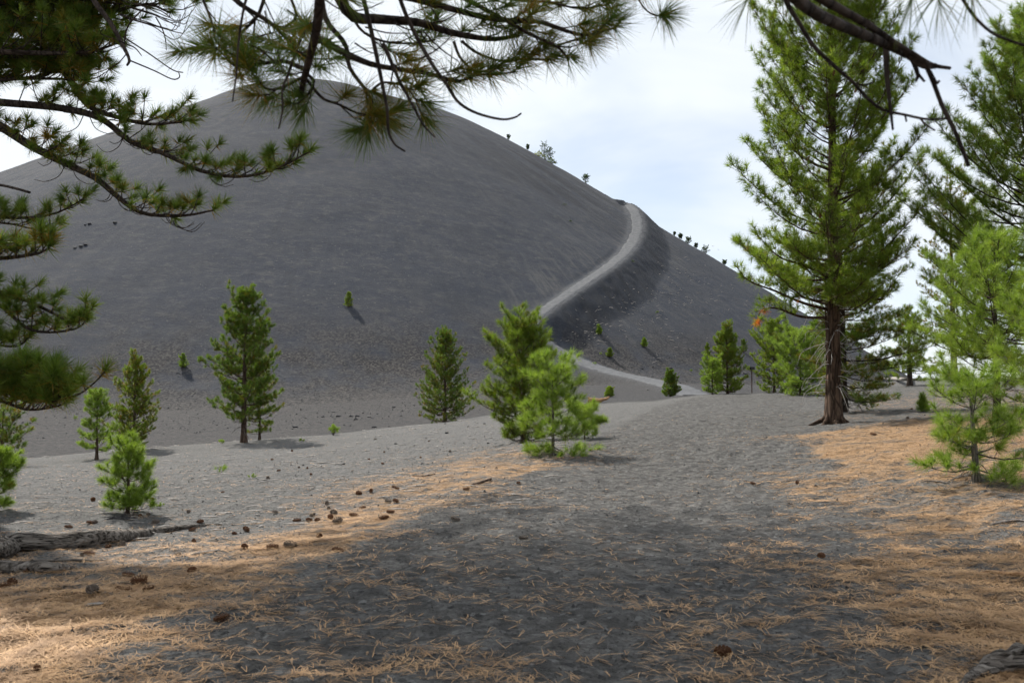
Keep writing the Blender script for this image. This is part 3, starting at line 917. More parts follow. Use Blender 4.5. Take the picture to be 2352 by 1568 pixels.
std(5, 1042, 935, 50, 27, 'dark green pine at the left edge beyond the cut sapling', Y=34, cb=.05, prof=PR_OVAL, whorl=.26, nb=5, e_lo=-5, e_hi=40, gap=.18, tl=.3, nl=.15, brush=0.077, r0=.06, tint=.40, nmat='needle_dark', old=.1, nw=.011)
std(1022, 969, 757, 64, 28, 'dense dark green conical pine at the edge of the ash flat', keep=.78, cb=.03, prof=[(0, .92), (.07, 1), (.22, .85), (.4, .72), (.6, .50), (.8, .27), (1, .05)], whorl=.21, nb=7, e_lo=-3, e_hi=50, gap=.19, tl=.32, nl=.145, brush=0.088, r0=.09, tint=.43, nmat='needle_dark', old=.10, nneed=51, nw=.013, upturn=.28)
# the pair in the middle
std(1202, 1016, 745, 80, 29, 'bushy mid green pine behind the front sapling in the middle', cb=.03, prof=[(0, .55), (.12, .95), (.3, 1), (.42, .82), (.55, .9), (.72, .85), (.8, .50), (.9, .42), (1, .16)], whorl=.24, nb=7, e_lo=-8, e_hi=45, gap=.14, tl=.30, nl=.17, brush=0.077, r0=.06, tint=.56, nmat='needle', old=.10, nneed=54, nw=.009, dead=18, hole=.05)
std(1270, 1045, 842, 78, 30, 'front sapling of the middle pair with a pale bare stem', cb=.05, prof=[(0, .85), (.1, 1.05), (.3, .85), (.42, .55), (.55, .68), (.8, .66), (1, .25)], whorl=.21, nb=5, e_lo=-12, e_hi=42, gap=.20, tl=.27, nl=.185, brush=0.066, r0=.034, tint=.70, nmat='needle_light', bmat='bark_grey', old=.06, nneed=88, nw=0.0062, dead=26, hole=.12, twr=.0045)
std(1343, 1008, 936, 38, 31, 'low yellow green seedling at the right foot of the middle pair', cb=.10, prof=PR_OVAL, whorl=.13, nb=5, e_lo=-5, e_hi=40, gap=.1, tl=.2, nl=.17, brush=0.055, r0=.014, tint=.85, nmat='needle_light', old=.03, nneed=80, nw=0.0062, name='pine_seedling', cat='seedling', hole=.1, twr=.004)
# along the crest of the path
std(1540, 910, 851, 20, 32, 'small conical pine peeking over the crest where the trail passes behind', Y=53, cb=.03, prof=PR_CONE, whorl=.10, nb=6, e_lo=0, e_hi=55, gap=.10, tl=.2, nl=.10, brush=0.061, r0=.03, tint=.48, nmat='needle_dark', old=.08, nneed=45, nw=.013)
std(1671, 897, 742, 40, 33, 'conical pine on the path crest left of the signpost', Y=52, cb=.03, prof=PR_CONE, whorl=.20, nb=7, e_lo=-2, e_hi=50, gap=.145, tl=.30, nl=.135, brush=0.077, r0=.06, tint=.52, nmat='needle', old=.2, nneed=51, nw=.012)
std(1636, 897, 822, 25, 34, 'little light green pine leaning on the left skirt of the crest pine', Y=50.5, cb=.04, prof=PR_OVAL, whorl=.18, nb=5, e_lo=-2, e_hi=45, gap=.15, tl=.24, nl=.14, brush=0.072, r0=.03, tint=.68, nmat='needle_light', old=.05, nneed=48, nw=.012)
std(1778, 900, 738, 44, 35, 'bushy pine on the crest right of the signpost', Y=53, cb=.02, prof=[(0, .9), (.1, 1), (.4, .9), (.7, .7), (1, .15)], whorl=.24, nb=6, e_lo=-3, e_hi=50, gap=.17, tl=.32, nl=.135, brush=0.077, r0=.06, tint=.60, nmat='needle', old=.16, nneed=51, nw=.013)
std(1838, 905, 765, 58, 36, 'light green pine half hidden behind the bare twigs of the tallest pine', Y=46, cb=.02, prof=PR_OVAL, whorl=.22, nb=6, e_lo=-5, e_hi=45, gap=.16, tl=.32, nl=.17, brush=0.083, r0=.05, tint=.70, nmat='needle_light', old=.06, nneed=51, nw=.011)
# right side
std(2090, 886, 703, 52, 37, 'open young pine on the bare crest beside the fallen log', cb=.16, prof=[(0, .9), (.15, 1.05), (.3, .85), (.6, .55), (1, .10)], whorl=.28, nb=6, e_lo=-4, e_hi=40, gap=.14, tl=.34, nl=.17, brush=0.083, r0=.13, tint=.62, nmat='needle', bmat='bark_dark', old=.08, nneed=45, nw=.011, hole=.04)
std(2192, 900, 405, 92, 38, 'dark clumpy pine against the sky behind the right hand pines', Y=62, cb=.10, prof=[(0, .8), (.15, 1), (.3, .75), (.45, .9), (.6, .6), (.8, .5), (1, .15)], whorl=.75, nb=5, e_lo=-6, e_hi=35, gap=.26, tl=.6, nl=.15, brush=0.121, r0=.2, tint=.22, nmat='needle_dark', bmat='bark_dark', old=.12, nneed=36, nw=.020, hole=.05)
std(2385, 985, 0, 245, 39, label='tall dense pine filling the right edge of the view', keep=1.0, Y=27, cb=.10, prof=[(0, .8), (.14, .95), (.28, 1), (.44, .84), (.63, .50), (.76, .30), (.89, .13), (1, .03)], whorl=.34, nb=7, e_lo=4, e_hi=48, gap=.175, tl=.46, nl=.215, brush=0.088, r0=.2, tint=.46, nmat='needle_light', bmat='bark_dark', old=.07, nneed=36, nw=.0115, rand=.2, dead=10)
std(2291, 966, 552, 135, 40, 'light green pine with pale dead twigs in front of the dense right pine', cb=.20, prof=[(0, .75), (.15, 1), (.4, .92), (.6, .78), (.8, .55), (1, .15)], whorl=.28, nb=6, e_lo=-10, e_hi=42, gap=.145, tl=.38, nl=.19, brush=0.083, r0=.085, tint=.66, nmat='needle_light', bmat='bark_dark', old=.06, nneed=48, nw=.0075, dead=46, hole=.10)
std(2243, 1105, 846, 132, 41, 'crooked foreground sapling with long grey lower branches on the litter', cb=.13, prof=[(0, 1), (.12, .98), (.26, .55), (.45, .50), (.6, .62), (.8, .5), (1, .2)], whorl=.17, nb=5, e_lo=-14, e_hi=38, gap=.18, tl=.26, nl=.165, brush=0.066, r0=.044, tint=.58, nmat='needle_light', bmat='bark_grey', old=.06, nneed=96, nw=0.0050, dead=16, hole=.18, lean=(-.06, 0), twr=.0045)
std(2420, 1065, 640, 118, 42, 'yellow green pine reaching in from the right edge', Y=16, cb=.16, prof=PR_OVAL, whorl=.28, nb=5, e_lo=-8, e_hi=42, gap=.19, tl=.34, nl=.19, brush=0.077, r0=.06, tint=.74, nmat='needle_light', bmat='bark_grey', old=.05, nneed=80, nw=0.0062, dead=22, hole=.08)

# small ones on the slopes and the flat
SM = [  # foot, top, half width, label, needle material
    (800, 706, 671, 9, 'lone small pine high on the open face of the cone', 'needle', 2),
    (420, 846, 814, 9, 'lone little pine low on the open face of the cone', 'needle_light', 2),
    (1708, 809, 779, 9, 'small dark pine on the far slope above the signpost', 'needle_dark', 2),
    (1625, 818, 788, 7, 'slim small pine on the far slope left of the crest pine', 'needle', 2),
    (1376, 768, 746, 6, 'seedling just below the dark bank of the trail', 'needle_light', 2),
    (1480, 797, 776, 6, 'round seedling in the middle of the far apron', 'needle_light', 2),
    (1400, 820, 801, 7, 'green seedling on the apron nearest the lower trail bend', 'needle', 2),
    (1380, 815, 807, 7, 'low spreading seedling beside the green apron seedling', 'needle_light', 1),
    (1290, 817, 803, 6, 'faint seedling where the dark bank meets the lower trail', 'needle_light', 1),
    (1368, 838, 829, 7, 'tiny seedling at the edge of the lower trail', 'needle_light', 1),
    (1400, 912, 891, 10, 'round green seedling behind the orange driftwood', 'needle', 2),
    (765, 999, 970, 17, 'bright green bush on the far lip of the ash flat', 'needle_light', 3),
    (505, 1088, 1066, 16, 'sprawling pale seedling on the open ash left of centre', 'needle_light', 1),
    (580, 1098, 1087, 9, 'tiny pale seedling right of the sprawling seedling', 'needle_light', 1),
    (368, 1166, 1154, 9, 'little seedling in the needles beside the bright sapling', 'needle_light', 1),
    (2120, 945, 915, 9, 'upright little seedling on the orange litter under the right pines', 'needle_light', 2),
    (173, 965, 950, 6, 'faint pale seedling low on the scree at far left', 'needle_light', 1),
    (507, 1019, 1008, 7, 'pale seedling left of the tall dark pine foot', 'needle_light', 1),
    (693, 1014, 1006, 6, 'low green tuft right of the slim dark pine foot', 'needle_light', 1),
    (1296, 473, 464, 6, 'tiny green shrub high on the cone left of the trail top', 'needle_far', 1),
    (1311, 510, 503, 5, 'tiny shrub below the highest shrub on the cone', 'needle_far', 1),
    (1510, 722, 712, 5, 'tiny light seedling on the apron right of the dark bank', 'needle_light', 1),
    (1453, 603, 596, 5, 'tiny shrub just right of the trail bend', 'needle_far', 1),
    (1586, 855, 846, 6, 'tiny seedling on the rubble line behind the small crest pine', 'needle_light', 1),
    (1715, 605 + 260, 857, 6, 'tiny seedling on the rubble line left of the signpost', 'needle_light', 1),
]
for i, (x, y, ty, hf, lab, nm, lv) in enumerate(SM):
    L = spot(x, y)
    H, Rm = span(L, ty, hf)
    dist = L[1]
    nl = max(min(.12, H * .25), .03) if dist > 60 else min(.14, H * .5)
    sd = y in (505, 580)
    if lv in (1, 3):
        rg = np.random.default_rng(100 + i); tf = Tufts(); tb = Tubes()
        ns = 8 if lv == 1 else 30
        for q in range(ns):
            a = rg.random() * 6.28; f = rg.random() ** .6
            e = np.array([math.cos(a) * Rm * f * .8, math.sin(a) * Rm * f * .8, H * (.25 + .55 * rg.random()) * (1.1 - .5 * f)])
            d = unit(e * [1, 1, .6] + [0, 0, .5 * H])
            tb.add(np.array([[0, 0, -.02], e * .5, e]), np.array([.008, .006, .004]) * max(H, .2), 4)
            tf.add(e - d * nl * .2, d, nl * .5, nl, .62 + rg.normal(0, .12))
        root = put('pine_seedling' if lv < 3 else 'pine_bush', None, label=lab, cat='seedling' if lv < 3 else 'bush', group='small pines and seedlings on the ash slopes', loc=L)
        put('stems', tb.mesh('stems'), 'bark', root)
        put('needles', tf.mesh('needles', rg, 30, max(.005, dist * .00030), .04, False), nm, root)
        continue
    sp = dict(H=H, Rmax=Rm, cb=.06 if lv > 1 else .02, prof=PR_CONE, whorl=H / (11 if lv >= 2 else 5), nb=6 if lv >= 2 else 5, e_lo=0, e_hi=50, gap=max(Rm * .35, .05), tl=Rm * .6, nl=nl, brush=nl * .9, r0=H * .02 + .006,
              tint=.6, twr=max(.004, H * .003), mids=False)
    tree('pine_seedling' if lv < 3 else 'pine_bush', L, sp, lab, 'seedling' if lv < 3 else 'bush', 'small pines and seedlings on the ash slopes', nm, 'bark', 26 if dist > 60 else 34, max(.007, dist * .00034), .05, False, 100 + i)

# along the skyline of the cone
SKY = [(1168, 331, 318, 4, 'topmost tiny tree on the right skyline of the cone'), (1212, 352, 337, 4, 'spindly tree between the topmost tree and the skyline thicket'),
       (1250, 385, 338, 12, 'tallest tree of the skyline thicket'), (1263, 391, 346, 10, 'right hand tree of the skyline thicket'), (1345, 418, 397, 9, 'lone dark tree on the skyline above the trail top'),
       (1546, 538, 528, 3, 'first tiny tree below the trail on the lower skyline'), (1560, 546, 534, 6, 'second tree down the lower skyline'), (1577, 559, 545, 8, 'largest bushy tree on the lower skyline'),
       (1595, 569, 557, 5, 'fourth tree down the lower skyline'), (1616, 580, 569, 10, 'spreading low tree on the lower skyline'), (1659, 607, 596, 5, 'last lone tree on the lower skyline before the tall pine')]
for i, (x, y, ty, hf, lab) in enumerate(SKY):
    L = Gs([(x, 30)])[0]                       # no ground there: returns the skyline point
    xx, yy = L[0], L[1]
    L = np.array([xx, yy, drop(xx, yy)])
    p1 = proj(L)
    H = (y - ty) * yy / FOC * .72 + .1; Rm = hf * yy / FOC * .75
    sp = dict(H=H, Rmax=Rm, cb=.18, prof=PR_OVAL, whorl=H / 8, nb=5, e_lo=0, e_hi=45, gap=Rm * .4, tl=Rm * .6, nl=.20, brush=0.10, r0=H * .02 + .02, tint=.45, twr=.02, mids=False, hole=.12)
    tree('skyline_tree', L, sp, lab, 'tree', 'trees along the skyline of the cone', 'needle_far', 'bark_dark', 22, .05, .05, False, 200 + i)
# thicket shrubs
for i, (x, hf, hh, lab, tint) in enumerate(((1236, 13, 1.1, 'yellow shrub at the upper end of the skyline thicket', .95), (1253, 14, 1.3, 'dark green shrub under the skyline thicket trees', .5), (1266, 12, 1.0, 'green shrub at the lower end of the skyline thicket', .55))):
    L = Gs([(x, 30)])[0]; L = np.array([L[0], L[1] - 1.5, drop(L[0], L[1] - 1.5)])
    tf = Tufts(); tb = Tubes(); rg = np.random.default_rng(300 + i)
    for q in range(90):
        d = unit(rg.normal(size=3) * [1, 1, .7]); d[2] = abs(d[2])
        p = d * np.array([hf * L[1] / FOC, .8, hh]) * (.5 + .5 * rg.random())
        tf.add(p, d, .15, .2, tint + rg.normal(0, .12))
        if q < 14: tb.add(np.array([[0, 0, -.1], p * .5 + [0, 0, .05], p]), np.array([.03, .02, .01]), 3)
    root = put('shrub', None, label=lab, cat='shrub', group='shrubs of the skyline thicket', loc=L)
    put('stems', tb.mesh('stems'), 'bark_dark', root)
    put('foliage', tf.mesh('foliage', rg, 20, .08, 0), 'bush', root)
# ------------------------------------------------------------------ the pine leaning in from the left
TRK = np.array([-8.8, 15.4, 0.0]); TRK[2] = drop(TRK[0], TRK[1])
rg = np.random.default_rng(70)
root = put('pine_tree', None, label='big old pine outside the left edge, its long limbs reaching into view', cat='pine tree', loc=(0, 0, 0))
hs = np.linspace(0, 1, 12)
tb = Tubes(); tb.add(np.c_[TRK[0] + .3 * hs, TRK[1] + .2 * hs, TRK[2] - .2 + hs * 19], .34 * (1 - hs) ** .8 + .02, 12)
put('trunk', tb.mesh('trunk'), 'bark', root)
def limb_px(pts, Y0, Y1, z0=None):
    """limb from the trunk through photo pixels, drifting from distance Y0 to Y1"""
    n = len(pts)
    P = [at(x, y, Y0 + (Y1 - Y0) * i / max(n - 1, 1)) for i, (x, y) in enumerate(pts)]
    if z0 is not None:
        P = [np.array([TRK[0] + .1, TRK[1], z0])] + P
    return np.array(P)
wood, tf = Tubes(), Tufts()
bare = Tubes()
CNT = [0]
def LB(pts, Y0, Y1, z0, r0, r1, gap=.28, tl=.55, s0=.45, nl=.158, brush=.06, tint=.45, up=.55, tsd=.16):
    P = limb_px(pts, Y0, Y1, z0)
    wood, tf = Tubes(), Tufts()
    grow_limb(wood, tf, rg, P, r0, r1, gap * .66, tl, nl, brush, tint + .18, s0, up, 7, .008, .55, True, tsd, 4)
    lo = put('limb', wood.mesh('limb'), 'bark_dark', root)
    put('needles', tf.mesh('needles', rg, 80, .0080, .30, False, .06, (102, 14)), 'needle_bough', lo)
    CNT[0] += len(tf.P)
LB([(-60, 262), (0, 290), (70, 335), (150, 375), (220, 410), (280, 460), (330, 490), (420, 495), (490, 483)], 12.5, 11.5, 5.6, .075, .010, .22, .42, .62)
LB([(-80, 228), (0, 235), (140, 248), (230, 272), (300, 325), (370, 350), (470, 395), (560, 405), (640, 385), (712, 348)], 12.5, 11, 5.9, .06, .008, .20, .46, .50)
LB([(-20, -30), (60, 60), (130, 140), (165, 190), (205, 245), (265, 268), (340, 285), (420, 280)], 12.8, 11.6, 8.3, .075, .012, .22, .6, .55, tint=.40)
LB([(-60, 40), (100, 60), (220, 40), (330, 10), (390, 30)], 12.5, 11.5, 7.2, .05, .01, .16, .7, .4, tint=.44)
LB([(-60, 115), (80, 122), (200, 120), (270, 100)], 12, 11.3, 6.9, .05, .01, .15, .6, .4, tint=.44)
LB([(-60, 175), (60, 180), (130, 165), (200, 175)], 12.6, 12, 6.4, .04, .01, .17, .55, .4, tint=.42)
LB([(-60, -40), (120, -20), (260, -40), (380, 5)], 12, 11, 7.6, .05, .01, .15, .6, .4, tint=.44)
LB([(-50, 300), (30, 310), (90, 350), (140, 330)], 12, 11.5, 5.2, .02, .006, .22, .4, .5, tint=.30)
LB([(-60, 480), (0, 497), (60, 500), (120, 492), (170, 470), (195, 452)], 12, 11.5, 4.4, .028, .005, .26, .3, .55, tint=.5)
LB([(-40, 505), (30, 515), (80, 525), (130, 510)], 12, 11.7, 4.3, .02, .005, .24, .3, .5, tint=.5)
LB([(-80, 600), (20, 592), (85, 582), (112, 570)], 9.5, 9.0, 3.3, .03, .008, .16, .30, .55, nl=.17, tint=.30)
LB([(-80, 640), (0, 672), (60, 690), (120, 718), (170, 742), (212, 708)], 11.6, 11, 3.3, .04, .007, .22, .34, .6, tint=.55)
LB([(-60, 690), (0, 702), (60, 752), (120, 763), (180, 752), (200, 730)], 11.6, 11, 3.0, .03, .006, .22, .32, .6, tint=.55)
LB([(-60, 770), (-10, 790), (40, 795), (70, 772)], 11.6, 11.4, 2.7, .025, .006, .18, .32, .45, tint=.6)
LB([(-90, 870), (-20, 890), (60, 915), (110, 922), (160, 908)], 10, 9.3, 2.3, .03, .007, .085, .36, .55, nl=.175, tint=.50, up=.95)
LB([(-90, 905), (0, 920), (60, 940), (120, 935), (150, 925)], 9.8, 9.4, 2.2, .025, .006, .10, .30, .5, nl=.175, tint=.50, up=1.0)
LB([(-90, 850), (0, 865), (60, 870), (120, 872), (165, 880)], 9.8, 9.4, 2.5, .025, .006, .10, .30, .5, nl=.175, tint=.50, up=.8)
LB([(120, 922), (180, 905), (215, 880), (243, 850)], 9.4, 9.2, None, .010, .006, .30, .16, .55, nl=.175, tint=.42)
for a in range(9):
    y = -60 + 30 * a
    LB([(-60, y + 10), (60 + 40 * rg.random(), y + 15 * rg.random()), (150 + 60 * rg.random(), y - 5 + 25 * rg.random()), (230 + 90 * rg.random() - 12 * a, y + 20 * rg.random())], 12.2 + rg.random(), 11.5 + rg.random(), 7.4 - .15 * a, .03, .008, .17, .55, .35, tint=.42)
# bare dead limb and curling twigs
def BR(pts, Y0, Y1, r0, r1, n=3):
    P = limb_px(pts, Y0, Y1)
    S_ = spline(P, len(P) * n + 2)
    if r0 >= .0085:
        b_ = Tubes(); b_.add(S_, np.linspace(r0, r1, len(S_)), 6); put('dead_branch', b_.mesh('dead_branch'), 'bark_dark', root)
    else:
        bare.add(S_, np.linspace(r0, r1, len(S_)), 5)
    return S_
BR([(190, -60), (215, 0), (255, 55), (285, 110), (297, 138), (292, 150)], 11, 10.5, .035, .012)
BR([(283, 85), (340, 122), (395, 160), (420, 167)], 10.6, 10.4, .009, .006)
BR([(300, 140), (355, 163), (395, 182), (412, 178), (410, 165)], 10.5, 10.3, .009, .005)
BR([(300, 105), (268, 92), (232, 78), (238, 66)], 10.6, 10.5, .007, .004)
BR([(285, 100), (292, 65), (310, 40), (330, 20)], 10.6, 10.6, .009, .008)
BR([(300, 105), (312, 112), (325, 128)], 10.5, 10.4, .008, .005)
BR([(290, 125), (272, 145), (252, 158), (240, 175)], 10.5, 10.6, .006, .004)
for a in range(9):
    x0 = 330 + rg.random() * 40; y0 = 5 + rg.random() * 50
    BR([(x0 - 60, y0 - 8), (x0, y0 + 10), (x0 + 30 + 30 * rg.random(), y0 + 22 + 20 * rg.random()), (x0 + 55 + 25 * rg.random(), y0 + 18 + 12 * rg.random()), (x0 + 68 + 20 * rg.random(), y0 - 12 + 10 * rg.random())], 11, 10.5, .007, .003)
BR([(358, 40), (372, 65), (380, 90), (382, 115)], 10.6, 10.5, .008, .005)
# drooping curls under the limbs
for a in range(46):
    k = rg.integers(0, 3)
    x, y = [(90 + 330 * rg.random(), 0), (160 + 480 * rg.random(), 0), (0 + 120 * rg.random(), 0)][k]
    y = [np.interp(x, [0, 150, 280, 420, 500], [290, 375, 460, 495, 483]), np.interp(x, [0, 230, 300, 470, 640], [235, 272, 325, 395, 385]), np.interp(x, [0, 60, 150], [672, 690, 745])][k]
    s = rg.choice([-1, 1]); l = 18 + 42 * rg.random()
    BR([(x, y), (x + s * l * .3, y + l * .55), (x + s * l * .9, y + l * .8), (x + s * l * 1.4, y + l * (.35 + .4 * rg.random()))], 11.8, 11.6, .006, .003)
BR([(-60, 418), (0, 425), (40, 434), (68, 442)], 11.5, 11.2, .018, .016)
# upper crown, above the frame, which shades the foreground
cw, ct = Tubes(), Tufts()
for z in np.arange(8.6, 18.2, .5):
    for j in range(9):
        a = rg.random() * 6.28 if j < 4 else rg.normal(-.1, .75)
        o = np.array([math.cos(a), math.sin(a), 0])
        if (z < 12 and o[0] < .1) or o[0] < -.25: continue
        L = (6.3 if z < 15.2 else 6.3 * (18.8 - z) / 3.6 + .8) * (.72 + .42 * rg.random()) * (1 + .30 * o[0])
        b = np.array([TRK[0] + .25, TRK[1] + .15, z])
        P = [b, b + o * L * .4 + [0, 0, .13 * L], b + o * L * .75 + [0, 0, .24 * L], b + o * L + [0, 0, .36 * L]]
        grow_limb(cw, ct, rg, P, .05, .012, .72, .95, .27, .16, .4, .2, .5, 4, .012, .8, True)
o = put('dead_twigs', bare.mesh('dead_twigs'), 'bark_dark', root); o['kind'] = 'stuff'
put('upper_limbs', cw.mesh('upper_limbs'), 'bark_dark', root)
put('crown', ct.mesh('crown', rg, 26, .052, .1, False), 'needle_dark', root)
STAT.append(('left pine', CNT[0], len(ct.P)))

# ------------------------------------------------------------------ the pine overhead, its trunk behind the viewer
TR2 = np.array([-1.6, -2.2, 0.0])
root = put('pine_tree', None, label='overhanging pine whose boughs hang dark into the top of the view', cat='pine tree', loc=(0, 0, 0))
tb = Tubes(); tb.add(np.c_[TR2[0] + .1 * hs, TR2[1] + .1 * hs, -.2 + hs * 11], .26 * (1 - hs) ** .8 + .02, 12)
put('trunk', tb.mesh('trunk'), 'bark', root)
wood, tf, bare = Tubes(), Tufts(), Tubes()
def KB(pts, Y0, Y1, r0, r1, gap=.12, tl=.20, s0=.25, nl=.17, brush=.07, tint=.40, up=.1, start=None, needles=True):
    P = limb_px(pts, Y0, Y1)
    if start is not None: P = np.vstack([start, P])
    if needles:
        wd, tf = Tubes(), Tufts()
        grow_limb(wd, tf, rg, P, r0, r1, gap, tl, nl, brush, tint, s0, up, 7, .0045, .65, False, .12, 4)
        lo = put('limb', wd.mesh('limb'), 'bark_dark', root)
        put('needles', tf.mesh('needles', rg, 84, .0042, .06, False, .16, (92, 16)), 'needle_bough', lo)
        CNT[0] += len(tf.P)
    else:
        S_ = spline(P, len(P) * 4)
        if r0 >= .0065:
            wd = Tubes(); wd.add(S_, np.linspace(r0, r1, len(S_)), 7); put('dead_branch', wd.mesh('dead_branch'), 'bark_dark', root)
        else:
            wood.add(S_, np.linspace(r0, r1, len(S_)), 6)
S1 = np.array([[TR2[0], TR2[1], 4.6], [-1.35, 1.2, 4.5]])
KB([(760, -420), (738, -60), (728, 60), (712, 130), (700, 175), (692, 212)], 3.6, 4.5, .028, .013, .2, .2, .86, start=S1)
KB([(745, -90), (800, 30), (870, 44), (960, 52), (1040, 76), (1130, 90), (1193, 81)], 4.4, 4.9, .030, .009, .20, .26, .35)
KB([(760, -120), (860, -30), (969, 2), (1053, 25), (1137, 45), (1235, 50), (1305, 73), (1355, 81), (1417, 62)], 4.4, 5.0, .020, .006, .17, .24, .42)
KB([(800, -110), (950, -60), (1072, 0), (1151, 42), (1221, 81), (1277, 106), (1305, 134)], 4.5, 4.9, .015, .005, .18, .2, .5)
KB([(731, 89), (798, 125), (865, 151), (978, 168), (1050, 186), (1098, 171)], 4.45, 4.8, .018, .006, .15, .2, .35)
KB([(1042, 95), (1058, 134), (1098, 168), (1140, 170), (1184, 166)], 4.8, 4.9, .008, .004, .14, .14, .45)
KB([(1060, 95), (1098, 123), (1151, 140), (1200, 136), (1262, 137)], 4.8, 5, .008, .004, .12, .15, .5)
KB([(1277, 106), (1310, 95), (1350, 82)], 4.9, 5, .006, .004, .12, .14, .5)
KB([(900, -60), (935, 40), (988, 140), (1025, 193), (1053, 235), (1095, 260), (1151, 274), (1182, 270), (1197, 261)], 4.3, 4.5, .010, .004, needles=False)
KB([(500, -60), (539, 0), (611, 46), (640, 70), (673, 106), (690, 130)], 4.4, 4.6, .012, .007, .14, .22, .3)
KB([(700, 160), (654, 142), (606, 146), (548, 154), (525, 140)], 4.5, 4.6, .012, .005, .09, .18, .3)
KB([(440, -90), (467, 0), (488, 55), (498, 98), (548, 134)], 4.6, 4.6, .007, .004, .11, .18, .3)
KB([(620, -90), (600, 20), (560, 70), (520, 100), (480, 120)], 4.6, 4.8, .010, .004, .085, .22, .3)
KB([(590, -60), (563, 7), (548, 96), (543, 168), (534, 234)], 4.3, 4.3, .007, .003, needles=False)
KB([(690, 90), (663, 168), (649, 204), (649, 252), (640, 296)], 4.3, 4.3, .007, .003, needles=False)
KB([(820, -60), (850, 60), (870, 154), (880, 204), (889, 252), (892, 300), (906, 331), (931, 348)], 4.2, 4.3, .011, .004, needles=False)
KB([(735, -20), (750, 48), (793, 103), (803, 156), (846, 216), (855, 252), (850, 297)], 4.3, 4.5, .014, .005, .12, .16, .6, up=-.25)
KB([(880, 100), (918, 187), (947, 240), (973, 288), (1000, 316)], 4.3, 4.4, .009, .003, needles=False)
KB([(702, 168), (721, 187), (712, 210), (697, 228)], 4.5, 4.5, .009, .005, .1, .14, .4, up=-.3)
KB([(702, 180), (740, 225), (779, 240), (830, 262), (900, 262)], 4.5, 4.5, .008, .004, .10, .16, .35, up=-.2)
KB([(700, 175), (650, 200), (615, 205), (590, 180)], 4.5, 4.5, .008, .004, .11, .16, .35, up=-.1)
KB([(846, 216), (880, 190), (930, 200), (960, 235)], 4.5, 4.5, .007, .004, .10, .15, .35, up=-.15)
KB([(640, -60), (680, 30), (660, 60), (640, 100)], 4.7, 4.8, .008, .004, .11, .2, .4)
KB([(800, 20), (830, 70), (880, 95), (940, 100), (1000, 92)], 4.7, 4.9, .008, .004, .12, .2, .3)
KB([(1020, -60), (1100, -20), (1180, 0), (1260, 5), (1330, 20), (1400, 10)], 4.9, 5.1, .010, .004, .10, .2, .3)
KB([(1430, -70), (1467, 0), (1489, 28), (1517, 39)], 4.9, 5.0, .005, .0035, 9, .1, .3)
for q in range(2):      # the sprig at its end carries a full whorl of needles
    p = at(1524, 37, 5.0); d = unit(np.array([.7, .1, .25 * (1 - 2 * q)])); tf.add(p - d * .02, d, .03, .165, .42)
for q in range(26):     # fine bare twiglets crossing the bough
    x, y = 520 + 480 * rg.random(), -10 + 190 * rg.random()
    a = rg.normal(.4, .7); l = 40 + 70 * rg.random()
    KB([(x, y), (x + l * .5 * math.cos(a) , y + l * .5 * math.sin(a) + 6), (x + l * math.cos(a), y + l * math.sin(a))], 4.4, 4.6, .004, .0022, needles=False)
cw, ct = Tubes(), Tufts()  # unseen crown over the viewer, added to block sky light from the foreground
for z in np.arange(5.2, 10.8, .42):
    for j in range(7):
        a = rg.random() * 6.28
        o = np.array([math.cos(a), math.sin(a), 0])
        L = (6.0 if z < 8.5 else 6.0 * (11.2 - z) / 2.7 + .6) * (.75 + .4 * rg.random())
        b = np.array([TR2[0], TR2[1], z])
        P = [b, b + o * L * .4 + [0, 0, .12 * L], b + o * L * .75 + [0, 0, .22 * L], b + o * L + [0, 0, .34 * L]]
        grow_limb(cw, ct, rg, P, .05, .012, .62, .9, .24, .14, .4, .2, .5, 4, .012, .8, True)
put('upper_limbs', cw.mesh('upper_limbs'), 'bark_dark', root)
put('crown', ct.mesh('crown', rg, 34, .040, .1, False), 'needle_dark', root)
o = put('twiglets', wood.mesh('twiglets'), 'bark_dark', root); o['kind'] = 'stuff'
put('tip_needles', tf.mesh('tip_needles', rg, 74, .0026, .06, True, .22, (92, 20)), 'needle_bough', root)
STAT.append(('over', CNT[0], 0))
# dead limbs on the right of the same tree
wood, tf = Tubes(), Tufts()
S2 = np.array([[TR2[0], TR2[1], 3.9], [-.2, 0, 4.0]])
KB([(1700, -330), (1790, -60), (1841, 7), (1892, 41), (1961, 71), (2028, 99), (2096, 131)], 2.6, 3.5, .026, .015, needles=False, start=S2)
KB([(1790, -200), (1850, -40), (1892, 0), (1926, 20), (1994, 58), (2045, 93), (2096, 124), (2140, 149), (2182, 157)], 3.1, 3.5, .021, .006, needles=False)
KB([(2088, 128), (2120, 150), (2150, 152)], 3.45, 3.45, .014, .010, needles=False)
KB([(1780, -70), (1804, 0), (1834, 51), (1868, 105), (1909, 146), (1960, 190), (1990, 224), (2028, 252), (2079, 264), (2130, 274), (2174, 272)], 3.3, 3.6, .009, .004, needles=False)
KB([(2079, 264), (2082, 280)], 3.55, 3.55, .004, .003, needles=False)
KB([(2112, 270), (2126, 286), (2148, 300)], 3.55, 3.55, .004, .003, needles=False)
KB([(2035, 105), (2037, 170), (2044, 238), (2051, 299)], 3.5, 3.5, .012, .004, needles=False)
KB([(2128, 152), (2144, 190), (2165, 245), (2192, 299), (2212, 347), (2225, 382)], 3.5, 3.55, .0085, .007, needles=False)
KB([(2135, 165), (2150, 190), (2158, 186)], 3.5, 3.5, .008, .004, needles=False)
KB([(2098, 140), (2108, 172), (2104, 187)], 3.5, 3.5, .010, .004, needles=False)
KB([(2108, 170), (2124, 188)], 3.5, 3.5, .006, .004, needles=False)
KB([(2180, -60), (2212, 0), (2243, 44), (2283, 78), (2338, 100), (2375, 108)], 3.1, 3.2, .006, .004, needles=False)
